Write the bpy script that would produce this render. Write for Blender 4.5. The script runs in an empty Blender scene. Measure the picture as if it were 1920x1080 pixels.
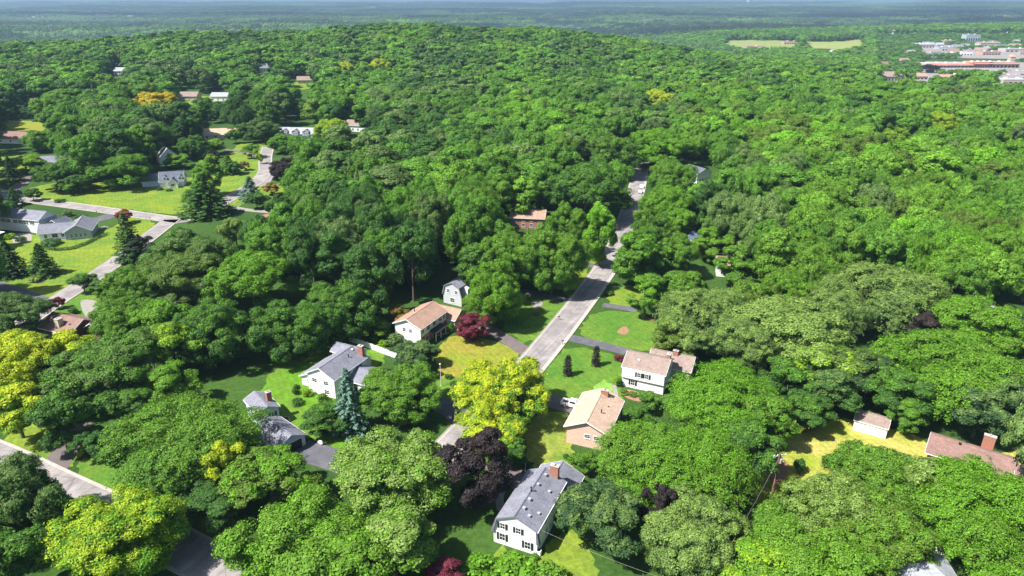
import bpy, math, random
import numpy as np
from mathutils import Vector
R_ = math.radians
C = bpy.context.scene.collection
# ------------------------------------------------------------------ camera, world, sun
CAM_H = 83.0
PITCH = math.atan(541 / 1280)
SP, CP = math.sin(PITCH), math.cos(PITCH)
cd = bpy.data.cameras.new('camera'); cam = bpy.data.objects.new('camera', cd); C.objects.link(cam)
cam.location = (0, 0, CAM_H); cam.rotation_euler = (math.pi / 2 - PITCH, 0, 0)
cd.sensor_width = 36; cd.lens = 24; cd.clip_start = 1; cd.clip_end = 80000
bpy.context.scene.camera = cam
SUN_EL, SUN_ROT = R_(53), R_(-116)
w = bpy.data.worlds.new("World"); bpy.context.scene.world = w; w.use_nodes = True
nt = w.node_tree; bg = nt.nodes['Background']
sky = nt.nodes.new('ShaderNodeTexSky'); sky.sky_type = 'NISHITA'; sky.sun_disc = False
sky.sun_elevation = SUN_EL; sky.sun_rotation = SUN_ROT; sky.air_density = 1.0; sky.dust_density = 1.5; sky.ozone_density = 1.5
nt.links.new(sky.outputs[0], bg.inputs[0]); bg.inputs[1].default_value = 0.072
sd = bpy.data.lights.new('sun', 'SUN'); sd.energy = 5.0; sd.angle = R_(0.53); sd.color = (1, 0.97, 0.92)
sun = bpy.data.objects.new('sun', sd); C.objects.link(sun)
sdir = Vector((math.sin(SUN_ROT) * math.cos(SUN_EL), math.cos(SUN_ROT) * math.cos(SUN_EL), math.sin(SUN_EL)))
sun.rotation_euler = sdir.to_track_quat('Z', 'Y').to_euler()
sc = bpy.context.scene
sc.view_settings.view_transform = 'Standard'; sc.view_settings.look = 'None'; sc.view_settings.gamma = 1
sc.view_settings.exposure = 1.05
sc.render.engine = 'CYCLES'
sc.cycles.max_bounces = 6; sc.cycles.diffuse_bounces = 3; sc.cycles.transmission_bounces = 3; sc.cycles.transparent_max_bounces = 4
sc.cycles.volume_bounces = 0
HAZE_D = 0.00009

# ------------------------------------------------------------------ terrain shape and pixel -> place helpers
def sst(a, b, x):
    t = np.clip((x - a) / (b - a), 0, 1); return t * t * (3 - 2 * t)
def hgt(X, Y):
    X = np.asarray(X, float); Y = np.asarray(Y, float)
    r = np.hypot(X, Y)
    ridge = (30 + 3*np.sin(X/47 + Y/90) + 3*np.sin(X/101 + 1)) * np.exp(-((X + 150) / np.where(X < -150, 430, 340)) ** 2) * np.exp(-((Y - 1080) / 270) ** 2)
    ridge = ridge * sst(520, 760, Y) + 2 * np.exp(-((Y - 1150) / 250) ** 2) * sst(520, 760, Y)
    left = sst(980, 1750, Y) * -62 * (1 - sst(50, 700, X - .05 * Y))
    right = sst(560, 1150, Y) * -26 * sst(50, 500, X) + sst(1800, 3200, Y) * -25 * sst(50, 700, X - .05 * Y)
    roll = sst(1900, 3200, r) * (14 * np.sin(Y / 420 + X / 1900 + 1.3) + 10 * np.sin(Y / 260 - X / 1100) + 7 * np.sin(X / 370 + Y / 900))
    far = sst(6000, 20000, r) * (28 * np.sin(Y / 1900 + X / 9000) + 30)
    return ridge + left + right + roll + far
def ray(px, py):
    u = (px - 960) / 1280; v = (py - 540) / 1280
    return np.array([u, CP - v * SP, -(SP + v * CP)])
def at(px, py, z=0.0):
    """the place at height z above the ground seen at that point of the photograph (2-D)"""
    d = ray(px, py)
    t = (CAM_H - z) / -d[2] if d[2] < -1e-4 else 1e9
    if t * d[1] > 500:
        ts = np.geomspace(300, 30000, 3000)
        gap = CAM_H + ts * d[2] - hgt(ts * d[0], ts * d[1]) - z
        k = np.argmax(gap < 0); t = ts[k] if gap[k] < 0 else 30000
    return (float(d[0] * t), float(d[1] * t))
def proj(X, Y, Z):
    dz = Z - CAM_H
    f = Y * CP - dz * SP; dn = -Y * SP - dz * CP
    f = np.maximum(f, 1e-3)
    return 960 + 1280 * X / f, 540 + 1280 * dn / f
def inpoly(px, py, poly):
    ins = np.zeros(np.shape(px), bool); n = len(poly)
    for i in range(n):
        x1, y1 = poly[i]; x2, y2 = poly[(i + 1) % n]
        if y1 == y2: continue
        c = ((y1 > py) != (y2 > py)) & (px < (x2 - x1) * (py - y1) / (y2 - y1) + x1)
        ins ^= c
    return ins

# ------------------------------------------------------------------ object helpers
def tag(o, label=None, cat=None, group=None, kind=None):
    if label: o['label'] = label
    if cat: o['category'] = cat
    if group: o['group'] = group
    if kind: o['kind'] = kind
    return o
def root(name, loc, rz, label, cat, group=None):
    o = bpy.data.objects.new(name, None); C.objects.link(o)
    o.location = (loc[0], loc[1], loc[2] if len(loc) > 2 else 0); o.rotation_euler = (0, 0, rz); o.empty_display_size = .5
    return tag(o, label, cat, group)
def link(name, me, parent=None, mat=None):
    o = bpy.data.objects.new(name, me); C.objects.link(o)
    if mat is not None and len(me.materials) == 0: me.materials.append(mat)
    if parent is not None: o.parent = parent
    return o
class MB:
    def __init__(s): s.v = []; s.f = []
    def add(s, vs, fs):
        b = len(s.v); s.v += [tuple(p) for p in vs]; s.f += [tuple(b + i for i in f) for f in fs]; return s
    def box(s, x0, y0, z0, x1, y1, z1):
        return s.add([(x0,y0,z0),(x1,y0,z0),(x1,y1,z0),(x0,y1,z0),(x0,y0,z1),(x1,y0,z1),(x1,y1,z1),(x0,y1,z1)],
                     [(3,2,1,0),(4,5,6,7),(0,1,5,4),(1,2,6,5),(2,3,7,6),(3,0,4,7)])
    def prof(s, pts, a0, a1, axis='y'):
        """profile (across, z) drawn out along axis"""
        n = len(pts)
        if axis == 'y': A = [(p, a0, q) for p, q in pts]; B = [(p, a1, q) for p, q in pts]
        else: A = [(a1, p, q) for p, q in pts]; B = [(a0, p, q) for p, q in pts]
        return s.add(A + B, [tuple(range(n)), tuple(range(2*n-1, n-1, -1))] + [(i, i+n, (i+1)%n+n, (i+1)%n) for i in range(n)])
    def tube(s, pts, rad, n=8):
        pts = [Vector(p) for p in pts]; rings = []
        for i, p in enumerate(pts):
            d = (pts[min(i+1, len(pts)-1)] - pts[max(i-1, 0)]).normalized()
            a = d.orthogonal().normalized(); b = d.cross(a)
            r = rad[i] if isinstance(rad, (list, tuple)) else rad
            rings.append([p + (a*math.cos(2*math.pi*k/n) + b*math.sin(2*math.pi*k/n))*r for k in range(n)])
        vs = [q for r_ in rings for q in r_]
        fs = [(i*n+k, i*n+(k+1)%n, (i+1)*n+(k+1)%n, (i+1)*n+k) for i in range(len(pts)-1) for k in range(n)]
        fs += [tuple(range(n-1, -1, -1)), tuple((len(pts)-1)*n+k for k in range(n))]
        return s.add(vs, fs)
    def mesh(s, name='mesh'):
        me = bpy.data.meshes.new(name); me.from_pydata(s.v, [], s.f); me.update(); return me
    def build(s, name, mat, parent=None): return link(name, s.mesh(name), parent, mat)

# ------------------------------------------------------------------ materials
def newmat(name):
    m = bpy.data.materials.new(name); m.use_nodes = True; nt = m.node_tree
    return m, nt, nt.nodes['Principled BSDF']
def N(nt, typ, **kw):
    n = nt.nodes.new(typ)
    for k, v in kw.items(): setattr(n, k, v)
    return n
def noise(nt, scale, detail=3, rough=.55, coord='Object', vec=None):
    t = N(nt, 'ShaderNodeTexNoise'); t.inputs['Scale'].default_value = scale; t.inputs['Detail'].default_value = detail; t.inputs['Roughness'].default_value = rough
    if vec is None:
        tc = N(nt, 'ShaderNodeTexCoord'); vec = tc.outputs[coord]
    nt.links.new(vec, t.inputs['Vector']); return t
def ramp(nt, src, stops):
    r = N(nt, 'ShaderNodeValToRGB'); e = r.color_ramp.elements
    while len(e) < len(stops): e.new(.5)
    for el, (p, c) in zip(e, stops):
        el.position = p; el.color = (c[0], c[1], c[2], 1) if hasattr(c, '__len__') else (c, c, c, 1)
    nt.links.new(src, r.inputs[0]); return r
def mix(nt, a, b, f, mode='MIX'):
    m = N(nt, 'ShaderNodeMix', data_type='RGBA', blend_type=mode)
    for s, i in ((a, 6), (b, 7), (f, 0)):
        if hasattr(s, 'is_output'): nt.links.new(s, m.inputs[i])
        elif i == 0: m.inputs[0].default_value = s
        else: m.inputs[i].default_value = (*s, 1)
    return m.outputs[2]
def surf(name, col, rough=.8, var=.18, scale=1.2, bump=0, bscale=20, spec=.3, wave=None, stain=None):
    """base colour with two scales of wear; wave = (spacing m, depth) horizontal courses"""
    m, nt, b = newmat(name)
    n1 = noise(nt, scale, 5); n2 = noise(nt, scale * 9, 3)
    lo = [c * (1 - var) for c in col]; hi = [min(1, c * (1 + var)) for c in col]
    c = ramp(nt, n1.outputs[0], [(.3, lo), (.7, hi)]).outputs[0]
    g = ramp(nt, n2.outputs[0], [(.3, 1 - var * .6), (.7, 1.0)]).outputs[0]
    c = mix(nt, c, g, 1.0, 'MULTIPLY')
    if stain:
        n3 = noise(nt, stain[1], 4, .65); f = ramp(nt, n3.outputs[0], [(.48, 0), (.66, 1)]).outputs[0]
        c = mix(nt, c, stain[0], f)
    nt.links.new(c, b.inputs['Base Color'])
    b.inputs['Roughness'].default_value = rough; b.inputs['Specular IOR Level'].default_value = spec
    if wave or bump:
        bm = N(nt, 'ShaderNodeBump'); bm.inputs['Distance'].default_value = .03
        if wave:
            tc = N(nt, 'ShaderNodeTexCoord'); wv = N(nt, 'ShaderNodeTexWave', wave_type='BANDS', bands_direction='Z', wave_profile='SAW')
            wv.inputs['Scale'].default_value = 1 / wave / 3.183 * 1.0; nt.links.new(tc.outputs['Object'], wv.inputs['Vector'])
            nt.links.new(wv.outputs[1], bm.inputs['Height']); bm.inputs['Strength'].default_value = .7
            d = ramp(nt, wv.outputs[1], [(0, .86), (.25, 1.0)]).outputs[0]
            nt.links.new(mix(nt, c, d, 1.0, 'MULTIPLY'), b.inputs['Base Color'])
        else:
            nb = noise(nt, bscale, 4); nt.links.new(nb.outputs[0], bm.inputs['Height']); bm.inputs['Strength'].default_value = bump
        nt.links.new(bm.outputs[0], b.inputs['Normal'])
    return m
def shingle(name, col, var=.16, streak=True):
    m, nt, b = newmat(name)
    tc = N(nt, 'ShaderNodeTexCoord')
    n1 = noise(nt, .5, 5, .6); n2 = noise(nt, 5, 2, .7)
    vo = N(nt, 'ShaderNodeTexVoronoi'); vo.inputs['Scale'].default_value = 3.2; nt.links.new(tc.outputs['Object'], vo.inputs['Vector'])
    c = ramp(nt, n1.outputs[0], [(.3, [x*(1-var) for x in col]), (.7, [x*(1+var) for x in col])]).outputs[0]
    g = ramp(nt, n2.outputs[0], [(.3, 1-var), (.7, 1.06)]).outputs[0]; c = mix(nt, c, g, 1.0, 'MULTIPLY')
    sp = N(nt, 'ShaderNodeSeparateColor'); nt.links.new(vo.outputs['Color'], sp.inputs[0])
    h = ramp(nt, sp.outputs[0], [(0, .84), (1, 1.12)]).outputs[0]; c = mix(nt, c, h, 1.0, 'MULTIPLY')
    wv = N(nt, 'ShaderNodeTexWave', wave_type='BANDS', bands_direction='Z', wave_profile='SAW'); wv.inputs['Scale'].default_value = 1.6
    nt.links.new(tc.outputs['Object'], wv.inputs['Vector'])
    d = ramp(nt, wv.outputs[1], [(0, .88), (.3, 1.0)]).outputs[0]; c = mix(nt, c, d, 1.0, 'MULTIPLY')
    nt.links.new(c, b.inputs['Base Color']); b.inputs['Roughness'].default_value = .9; b.inputs['Specular IOR Level'].default_value = .2
    bm = N(nt, 'ShaderNodeBump'); bm.inputs['Strength'].default_value = .5; bm.inputs['Distance'].default_value = .03
    nt.links.new(wv.outputs[1], bm.inputs['Height']); nt.links.new(bm.outputs[0], b.inputs['Normal'])
    return m
def tint_nodes(nt):
    a = N(nt, 'ShaderNodeAttribute', attribute_type='INSTANCER', attribute_name='tint')
    b = N(nt, 'ShaderNodeAttribute', attribute_type='INSTANCER', attribute_name='tint2')
    return a.outputs['Color'], b.outputs['Color']
def leaf_material():
    m, nt, b = newmat('leaves'); out = nt.nodes['Material Output']
    a, a2 = tint_nodes(nt)
    tc = N(nt, 'ShaderNodeTexCoord')
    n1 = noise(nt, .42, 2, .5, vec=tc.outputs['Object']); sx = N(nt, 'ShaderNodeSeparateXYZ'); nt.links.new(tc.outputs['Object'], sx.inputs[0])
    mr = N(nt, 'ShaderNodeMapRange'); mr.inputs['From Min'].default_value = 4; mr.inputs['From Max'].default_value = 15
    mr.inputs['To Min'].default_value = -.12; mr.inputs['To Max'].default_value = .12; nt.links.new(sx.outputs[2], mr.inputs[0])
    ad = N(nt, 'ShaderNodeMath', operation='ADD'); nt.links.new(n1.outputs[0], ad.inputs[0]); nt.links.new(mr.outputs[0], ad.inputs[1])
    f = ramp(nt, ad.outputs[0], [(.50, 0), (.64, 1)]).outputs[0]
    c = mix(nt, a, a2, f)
    ge = N(nt, 'ShaderNodeNewGeometry')
    v = ramp(nt, ge.outputs['Random Per Island'], [(0, .62), (.8, 1.12), (1, 1.55)]).outputs[0]
    c = mix(nt, c, v, 1.0, 'MULTIPLY')
    nt.links.new(c, b.inputs['Base Color']); b.inputs['Roughness'].default_value = .6; b.inputs['Specular IOR Level'].default_value = .18
    tr = N(nt, 'ShaderNodeBsdfTranslucent')
    c2 = mix(nt, c, (1.25, 1.35, .5), 1.0, 'MULTIPLY'); nt.links.new(c2, tr.inputs[0])
    ms = N(nt, 'ShaderNodeMixShader'); ms.inputs[0].default_value = .24
    nt.links.new(b.outputs[0], ms.inputs[1]); nt.links.new(tr.outputs[0], ms.inputs[2]); nt.links.new(ms.outputs[0], out.inputs[0])
    return m
def grass_material():
    m, nt, b = newmat('grass'); a, a2 = tint_nodes(nt)
    n1 = noise(nt, .085, 6, .62); n2 = noise(nt, 1.6, 5, .7); n3 = noise(nt, .5, 4, .6)
    f = ramp(nt, n1.outputs[0], [(.40, 0), (.62, 1)]).outputs[0]; c = mix(nt, a, a2, f)
    g = ramp(nt, n2.outputs[0], [(.3, .68), (.7, 1.22)]).outputs[0]; c = mix(nt, c, g, 1.0, 'MULTIPLY')
    g = ramp(nt, n3.outputs[0], [(.3, .78), (.7, 1.15)]).outputs[0]; c = mix(nt, c, g, 1.0, 'MULTIPLY')
    tc = N(nt, 'ShaderNodeTexCoord'); mp = N(nt, 'ShaderNodeMapping'); mp.inputs['Rotation'].default_value = (0, 0, R_(-28)); nt.links.new(tc.outputs['Object'], mp.inputs[0])
    wv = N(nt, 'ShaderNodeTexWave', wave_type='BANDS', bands_direction='X'); wv.inputs['Scale'].default_value = .21; wv.inputs['Distortion'].default_value = 6; wv.inputs['Detail'].default_value = 2; wv.inputs['Detail Scale'].default_value = .4
    nt.links.new(mp.outputs[0], wv.inputs['Vector']); g = ramp(nt, wv.outputs[1], [(.2, .955), (.8, 1.03)]).outputs[0]; c = mix(nt, c, g, 1.0, 'MULTIPLY')
    nt.links.new(c, b.inputs['Base Color']); b.inputs['Roughness'].default_value = .95; b.inputs['Specular IOR Level'].default_value = .1
    bm = N(nt, 'ShaderNodeBump'); bm.inputs['Strength'].default_value = .6; bm.inputs['Distance'].default_value = .08
    n4 = noise(nt, 6, 4, .7); nt.links.new(n4.outputs[0], bm.inputs['Height']); nt.links.new(bm.outputs[0], b.inputs['Normal'])
    return m
def ground_material():
    m, nt, b = newmat('ground')
    n1 = noise(nt, .02, 6, .6); n2 = noise(nt, .9, 5, .7); n3 = noise(nt, .0011, 5, .6)
    c = ramp(nt, n1.outputs[0], [(.35, (.030, .070, .014)), (.6, (.05, .105, .018))]).outputs[0]
    g = ramp(nt, n2.outputs[0], [(.3, .6), (.7, 1.25)]).outputs[0]; c = mix(nt, c, g, 1.0, 'MULTIPLY')
    nt.links.new(c, b.inputs['Base Color']); b.inputs['Roughness'].default_value = .95; b.inputs['Specular IOR Level'].default_value = .1
    return m
def glass_material():
    m, nt, b = newmat('window_glass'); b.inputs['Base Color'].default_value = (.02, .03, .04, 1); b.inputs['Roughness'].default_value = .08
    b.inputs['Specular IOR Level'].default_value = .6; return m
M = {}
M['leaf'] = leaf_material(); M['grass'] = grass_material(); M['ground'] = ground_material(); M['glass'] = glass_material()
M['bark'] = surf('bark', (.13, .10, .08), .95, .3, 3, 1, 25)
M['white'] = surf('white_siding', (.80, .80, .78), .6, .05, .8, wave=.25)
M['whiteflat'] = surf('white_paint', (.78, .78, .76), .6, .06, 1)
M['cream'] = surf('cream_siding', (.62, .60, .50), .7, .07, .8, wave=.25)
M['greysiding'] = surf('grey_siding', (.36, .40, .44), .7, .08, .8, wave=.25)
M['bluesiding'] = surf('pale_blue_siding', (.55, .64, .76), .7, .08, .8, wave=.25)
M['palegrey'] = surf('pale_grey_siding', (.52, .54, .55), .7, .07, .8, wave=.25)
M['pinkbrick'] = surf('pink_brick', (.66, .44, .35), .85, .14, 3, .4, 12)
M['redbrick'] = surf('red_brick', (.36, .16, .11), .9, .22, 4, .5, 12)
M['brownwall'] = surf('brown_boards', (.13, .06, .045), .8, .2, 2, wave=.3)
M['tan'] = surf('tan_wall', (.50, .42, .30), .85, .1, 2)
M['dark'] = surf('dark_paint', (.02, .022, .025), .6, .2, 4)
M['r_grey'] = shingle('grey_shingles', (.205, .205, .245)); M['r_dgrey'] = shingle('dark_grey_shingles', (.12, .135, .17))
M['r_lgrey'] = shingle('light_grey_shingles', (.34,.35,.37)); M['r_peach'] = shingle('peach_shingles', (.50, .355, .26), .1)
M['r_tan'] = shingle('tan_shingles', (.36, .23, .17), .12); M['r_brown'] = shingle('brown_shingles', (.265, .20, .17), .14)
M['r_red'] = shingle('red_brown_shingles', (.235, .145, .122), .12); M['r_blue'] = shingle('blue_grey_shingles', (.18, .23, .32), .12)
M['road'] = surf('worn_asphalt', (.245, .222, .215), .9, .16, .35, .3, 8, stain=((.34, .30, .285), .12))
nt_ = M['road'].node_tree; b_ = nt_.nodes['Principled BSDF']; src = b_.inputs['Base Color'].links[0].from_socket      # streaks worn along the street, pale joints
tc_ = N(nt_, 'ShaderNodeTexCoord'); mp_ = N(nt_, 'ShaderNodeMapping'); mp_.vector_type = 'TEXTURE'; mp_.inputs['Rotation'].default_value = (0, 0, R_(64)); mp_.inputs['Scale'].default_value = (22, .8, 1); nt_.links.new(tc_.outputs['Object'], mp_.inputs[0])
ns_ = noise(nt_, 1.0, 5, .65, vec=mp_.outputs[0]); g_ = ramp(nt_, ns_.outputs[0], [(.32, .74), (.68, 1.16)]).outputs[0]; c_r = mix(nt_, src, g_, 1.0, 'MULTIPLY')
vo_ = N(nt_, 'ShaderNodeTexVoronoi', feature='DISTANCE_TO_EDGE'); vo_.inputs['Scale'].default_value = .16; nt_.links.new(tc_.outputs['Object'], vo_.inputs['Vector'])
g_ = ramp(nt_, vo_.outputs['Distance'], [(.004, .72), (.014, 1.0)]).outputs[0]; nt_.links.new(mix(nt_, c_r, g_, 1.0, 'MULTIPLY'), b_.inputs['Base Color'])
M['asphalt'] = surf('dark_asphalt', (.10, .098, .115), .9, .14, .5, .3, 10, stain=((.13, .125, .135), .3))
M['asphalt2'] = surf('brown_asphalt', (.14, .115, .11), .9, .14, .5, .3, 10)
M['concrete'] = surf('concrete', (.39, .35, .31), .85, .12, .7, .2, 10)
M['path'] = surf('pale_path', (.27, .245, .22), .9, .12, 1)
M['mulch'] = surf('brown_mulch', (.30, .17, .10), .95, .25, 1.5, .6, 8)
M['metal'] = surf('galvanised_metal', (.45, .46, .47), .4, .1, 3)
M['wood'] = surf('weathered_pole_wood', (.20, .09, .06), .9, .25, 3, .5, 12)
M['carwhite'] = surf('white_car_paint', (.80, .80, .80), .25, .02, 1, spec=.5)
M['rubber'] = surf('tyre_rubber', (.02, .02, .02), .8, .1, 4)
M['soil'] = surf('dark_soil', (.07, .045, .03), .95, .3, 3, .8, 9)
M['redroof'] = surf('red_canopy', (.42, .17, .13), .8, .2, .05); M['orange'] = surf('orange_brick', (.42, .27, .21), .85, .12, .05)
M['beige'] = surf('beige_wall', (.40, .35, .31), .85, .1, .05)

# ------------------------------------------------------------------ setting: terrain, lawns, roads
def terrain():
    az = np.linspace(-math.pi/2 * 1.0, math.pi/2, 181) + math.pi/2
    az = np.concatenate([np.linspace(R_(-20), R_(200), 221)])
    rr = np.concatenate([np.linspace(0, 540, 10), np.linspace(570, 2600, 70), np.geomspace(2680, 42000, 110)])
    rr = rr[1:]
    A, RR = np.meshgrid(az, rr); X = RR*np.cos(A); Y = RR*np.sin(A); Z = hgt(X, Y)
    n, m_ = RR.shape
    V = np.stack([X.ravel(), Y.ravel(), Z.ravel()], 1).tolist()
    F = [(i*m_+j, i*m_+j+1, (i+1)*m_+j+1, (i+1)*m_+j)[::-1] for i in range(n-1) for j in range(m_-1)]
    c = len(V); V.append((0, 0, 0)); F += [(c, j, j+1) for j in range(m_-1)]
    # strip behind the camera
    V += [(-300, -250, 0), (300, -250, 0)]; F.append((c, c+1, c+2)); F.append((c, 0, c+2)[::-1]); F.append((c, m_-1, c+1))
    me = bpy.data.meshes.new('ground'); me.from_pydata(V, [], F); me.update()
    for p in me.polygons: p.use_smooth = True
    tag(link('ground', me, None, M['ground']), kind='structure')
terrain()
def sheet(name, pts, mat, z, tint=None, tint2=None, smooth=0, world=False):
    P = [p if world else at(*p) for p in pts]
    for _ in range(smooth):
        Q = []
        for i in range(len(P)):
            a, b = P[i], P[(i+1) % len(P)]
            Q += [(a[0]*.75+b[0]*.25, a[1]*.75+b[1]*.25), (a[0]*.25+b[0]*.75, a[1]*.25+b[1]*.75)]
        P = Q
    if smooth and name == 'lawn':                      # ragged turf edges
        Q = []; q = random.Random(len(P) + int(P[0][0]*7))
        for i in range(len(P)):
            a, b = P[i], P[(i+1) % len(P)]; n = max(1, int(math.dist(a, b)/1.1))
            for j in range(n): t = j/n; Q.append((a[0] + (b[0]-a[0])*t + q.gauss(0, .38), a[1] + (b[1]-a[1])*t + q.gauss(0, .38)))
        P = Q
    zz = [z + float(hgt(*p)) for p in P]
    me = bpy.data.meshes.new(name); me.from_pydata([(p[0], p[1], q) for p, q in zip(P, zz)], [], [tuple(range(len(P)))]); me.update()
    if me.polygons[0].normal.z < 0: me.flip_normals()
    o = link(name, me, None, mat); tag(o, kind='structure')
    if tint: o['tint'] = list(tint); o['tint2'] = list(tint2 or tint)
    return o
LG, LB, LY, LO = (.118, .205, .026), (.075, .175, .022), (.19, .245, .025), (.25, .225, .035)
ST, STG = (.42, .36, .10), (.24, .30, .03)
lawns = [
 ([(815,690),(822,652),(850,625),(935,640),(985,665),(960,715),(905,760),(850,745)], LY, LO, 1),
 ([(800,720),(850,700),(905,730),(880,765),(800,742)], LB, LG, 1),
 ([(1020,687),(1070,646),(1165,668),(1175,740),(1130,765),(1045,750),(1000,720)], LB, LG, 1),
 ([(1078,632),(1112,580),(1230,588),(1240,660),(1165,655)], LG, LB, 1),
 ([(1125,572),(1160,530),(1230,550),(1230,585)], LG, LY, 1),
 ([(1080,470),(1136,472),(1118,502),(1062,490)], LG, LY, 1), ([(1040,525),(1050,500),(1112,506),(1090,545),(1040,545)], LY, LG, 1),
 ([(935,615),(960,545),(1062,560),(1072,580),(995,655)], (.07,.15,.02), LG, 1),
 ([(470,770),(510,690),(570,620),(650,590),(720,620),(720,690),(640,760),(660,850),(600,830),(540,800)], LG, (.10,.24,.012), 1),
 ([(985,775),(1075,770),(1072,850),(1090,880),(985,885)], LG, (.30,.29,.06), 1),
 ([(930,1020),(960,1040),(1010,1050),(1060,985),(1110,1030),(1120,1100),(900,1100)], LY, LG, 1),
 ([(1380,900),(1440,840),(1480,790),(1545,775),(1600,790),(1720,810),(1780,880),(1700,960),(1430,960)], STG, ST, 1),
 ([(1860,850),(1960,830),(1960,900),(1880,890)], STG, ST, 1),
 ([(310,960),(330,930),(440,940),(460,1050),(400,1050),(330,1000)], LG, (.16,.2,.03), 1),
 ([(0,835),(40,780),(175,790),(150,870),(110,878)], LG, LY, 1), ([(140,880),(160,850),(300,900),(320,960),(240,950),(175,915)], LG, LB, 1),
 ([(30,380),(60,345),(200,340),(420,330),(470,320),(520,350),(425,400),(340,405),(200,388),(80,378)], LG, LY, 1),
 ([(-60,560),(-60,445),(60,440),(180,440),(255,405),(292,425),(270,445),(190,500),(75,575)], LG, LY, 1),
 ([(225,405),(280,412),(300,425),(262,452),(225,450)], LG, LY, 1),
 ([(72,590),(130,555),(180,520),(235,540),(220,600),(120,620)], LG, LB, 1),
 ([(420,300),(450,265),(510,270),(500,330),(440,345),(420,335)], LG, LY, 1), ([(-20,270),(-20,225),(90,228),(110,250),(60,270)], LY, LO, 1),
 ([(-20,340),(-20,290),(50,290),(60,310),(40,345)], LG, LY, 1), ([(540,155),(590,150),(600,165),(545,170)], LY, LG, 0),
 ([(340,195),(380,180),(420,185),(400,200)], LY, LG, 0),
 ([(470,360),(530,340),(560,350),(480,385)], LG, LY, 1),
]
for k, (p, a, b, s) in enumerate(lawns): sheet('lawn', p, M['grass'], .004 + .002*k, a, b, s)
# dry fields far away on the right
def far_sheet(name, pts, mat, up, tint=None, tint2=None, n=12):
    """gridded sheet over uneven ground"""
    P = [at(*p) for p in pts]; A, B, Cc, D = [Vector((*p, 0)) for p in P]
    V = []; F = []
    for i in range(n+1):
        for j in range(n+1):
            q = A.lerp(B, i/n).lerp(D.lerp(Cc, i/n), j/n); V.append((q.x, q.y, float(hgt(q.x, q.y)) + up))
    F = [(i*(n+1)+j, (i+1)*(n+1)+j, (i+1)*(n+1)+j+1, i*(n+1)+j+1) for i in range(n) for j in range(n)]
    me = bpy.data.meshes.new(name); me.from_pydata(V, [], F); me.update()
    if me.polygons[0].normal.z < 0: me.flip_normals()
    o = link(name, me, None, mat); tag(o, kind='structure')
    if tint: o['tint'] = list(tint); o['tint2'] = list(tint2)
    return o
far_sheet('field', [(1355,92),(1500,94),(1480,77),(1365,75)], M['grass'], 1.2, (.25,.26,.10), (.17,.24,.06))
far_sheet('field', [(1500,92),(1625,96),(1630,74),(1500,77)], M['grass'], 1.5, (.20,.28,.06), (.29,.28,.11))
far_sheet('car_park', [(1660,160),(1925,168),(1925,118),(1740,116)], M['road'], .9)
far_sheet('car_park', [(1690,108),(1925,112),(1925,88),(1720,84)], M['road'], .8)

def ribbon(name, pts, wid, mat, z, world=False, off=0.0, smooth=2, thick=0):
    P = [Vector(p) if world else Vector(at(*p)) for p in pts]
    for _ in range(smooth):
        Q = [P[0]]
        for a, b in zip(P, P[1:]): Q += [a*.75+b*.25, a*.25+b*.75]
        P = Q + [P[-1]]
    V = []
    for i, p in enumerate(P):
        d = (P[min(i+1, len(P)-1)] - P[max(i-1, 0)]).normalized(); n = Vector((-d.y, d.x))
        w0 = wid[0] + (wid[1]-wid[0])*i/(len(P)-1) if isinstance(wid, tuple) else wid
        a = p + n*(off + w0/2); b = p + n*(off - w0/2)
        V += [(a.x, a.y, z), (b.x, b.y, z)]
        if thick: V += [(a.x, a.y, z-thick), (b.x, b.y, z-thick)]
    k = 4 if thick else 2; F = []
    for i in range(len(P)-1):
        a = i*k; b = a+k; F.append((a, b, b+1, a+1)[::-1])
        if thick: F += [(a, a+2, b+2, b)[::-1], (a+1, b+1, b+3, a+3)[::-1]]
    if thick: F += [(0, 1, 3, 2)[::-1]]; e = (len(P)-1)*k; F += [(e, e+2, e+3, e+1)[::-1]]
    me = bpy.data.meshes.new(name); me.from_pydata(V, [], F); me.update()
    return tag(link(name, me, None, mat), kind='structure')
def road(pts, wid, gut=.5, wide=False):
    ribbon('road', pts, wid, M['road'], .084)
    for s in (-1, 1):
        ribbon('gutter', pts, gut*(1.7 if s < 0 and wide else 1), M['concrete'], .089, off=s*(wid/2 - gut*(1.7 if s < 0 and wide else 1)/2 + .01))
        ribbon('kerb', pts, .16, M['concrete'], .19, off=s*(wid/2 + .08), thick=.15)
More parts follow.
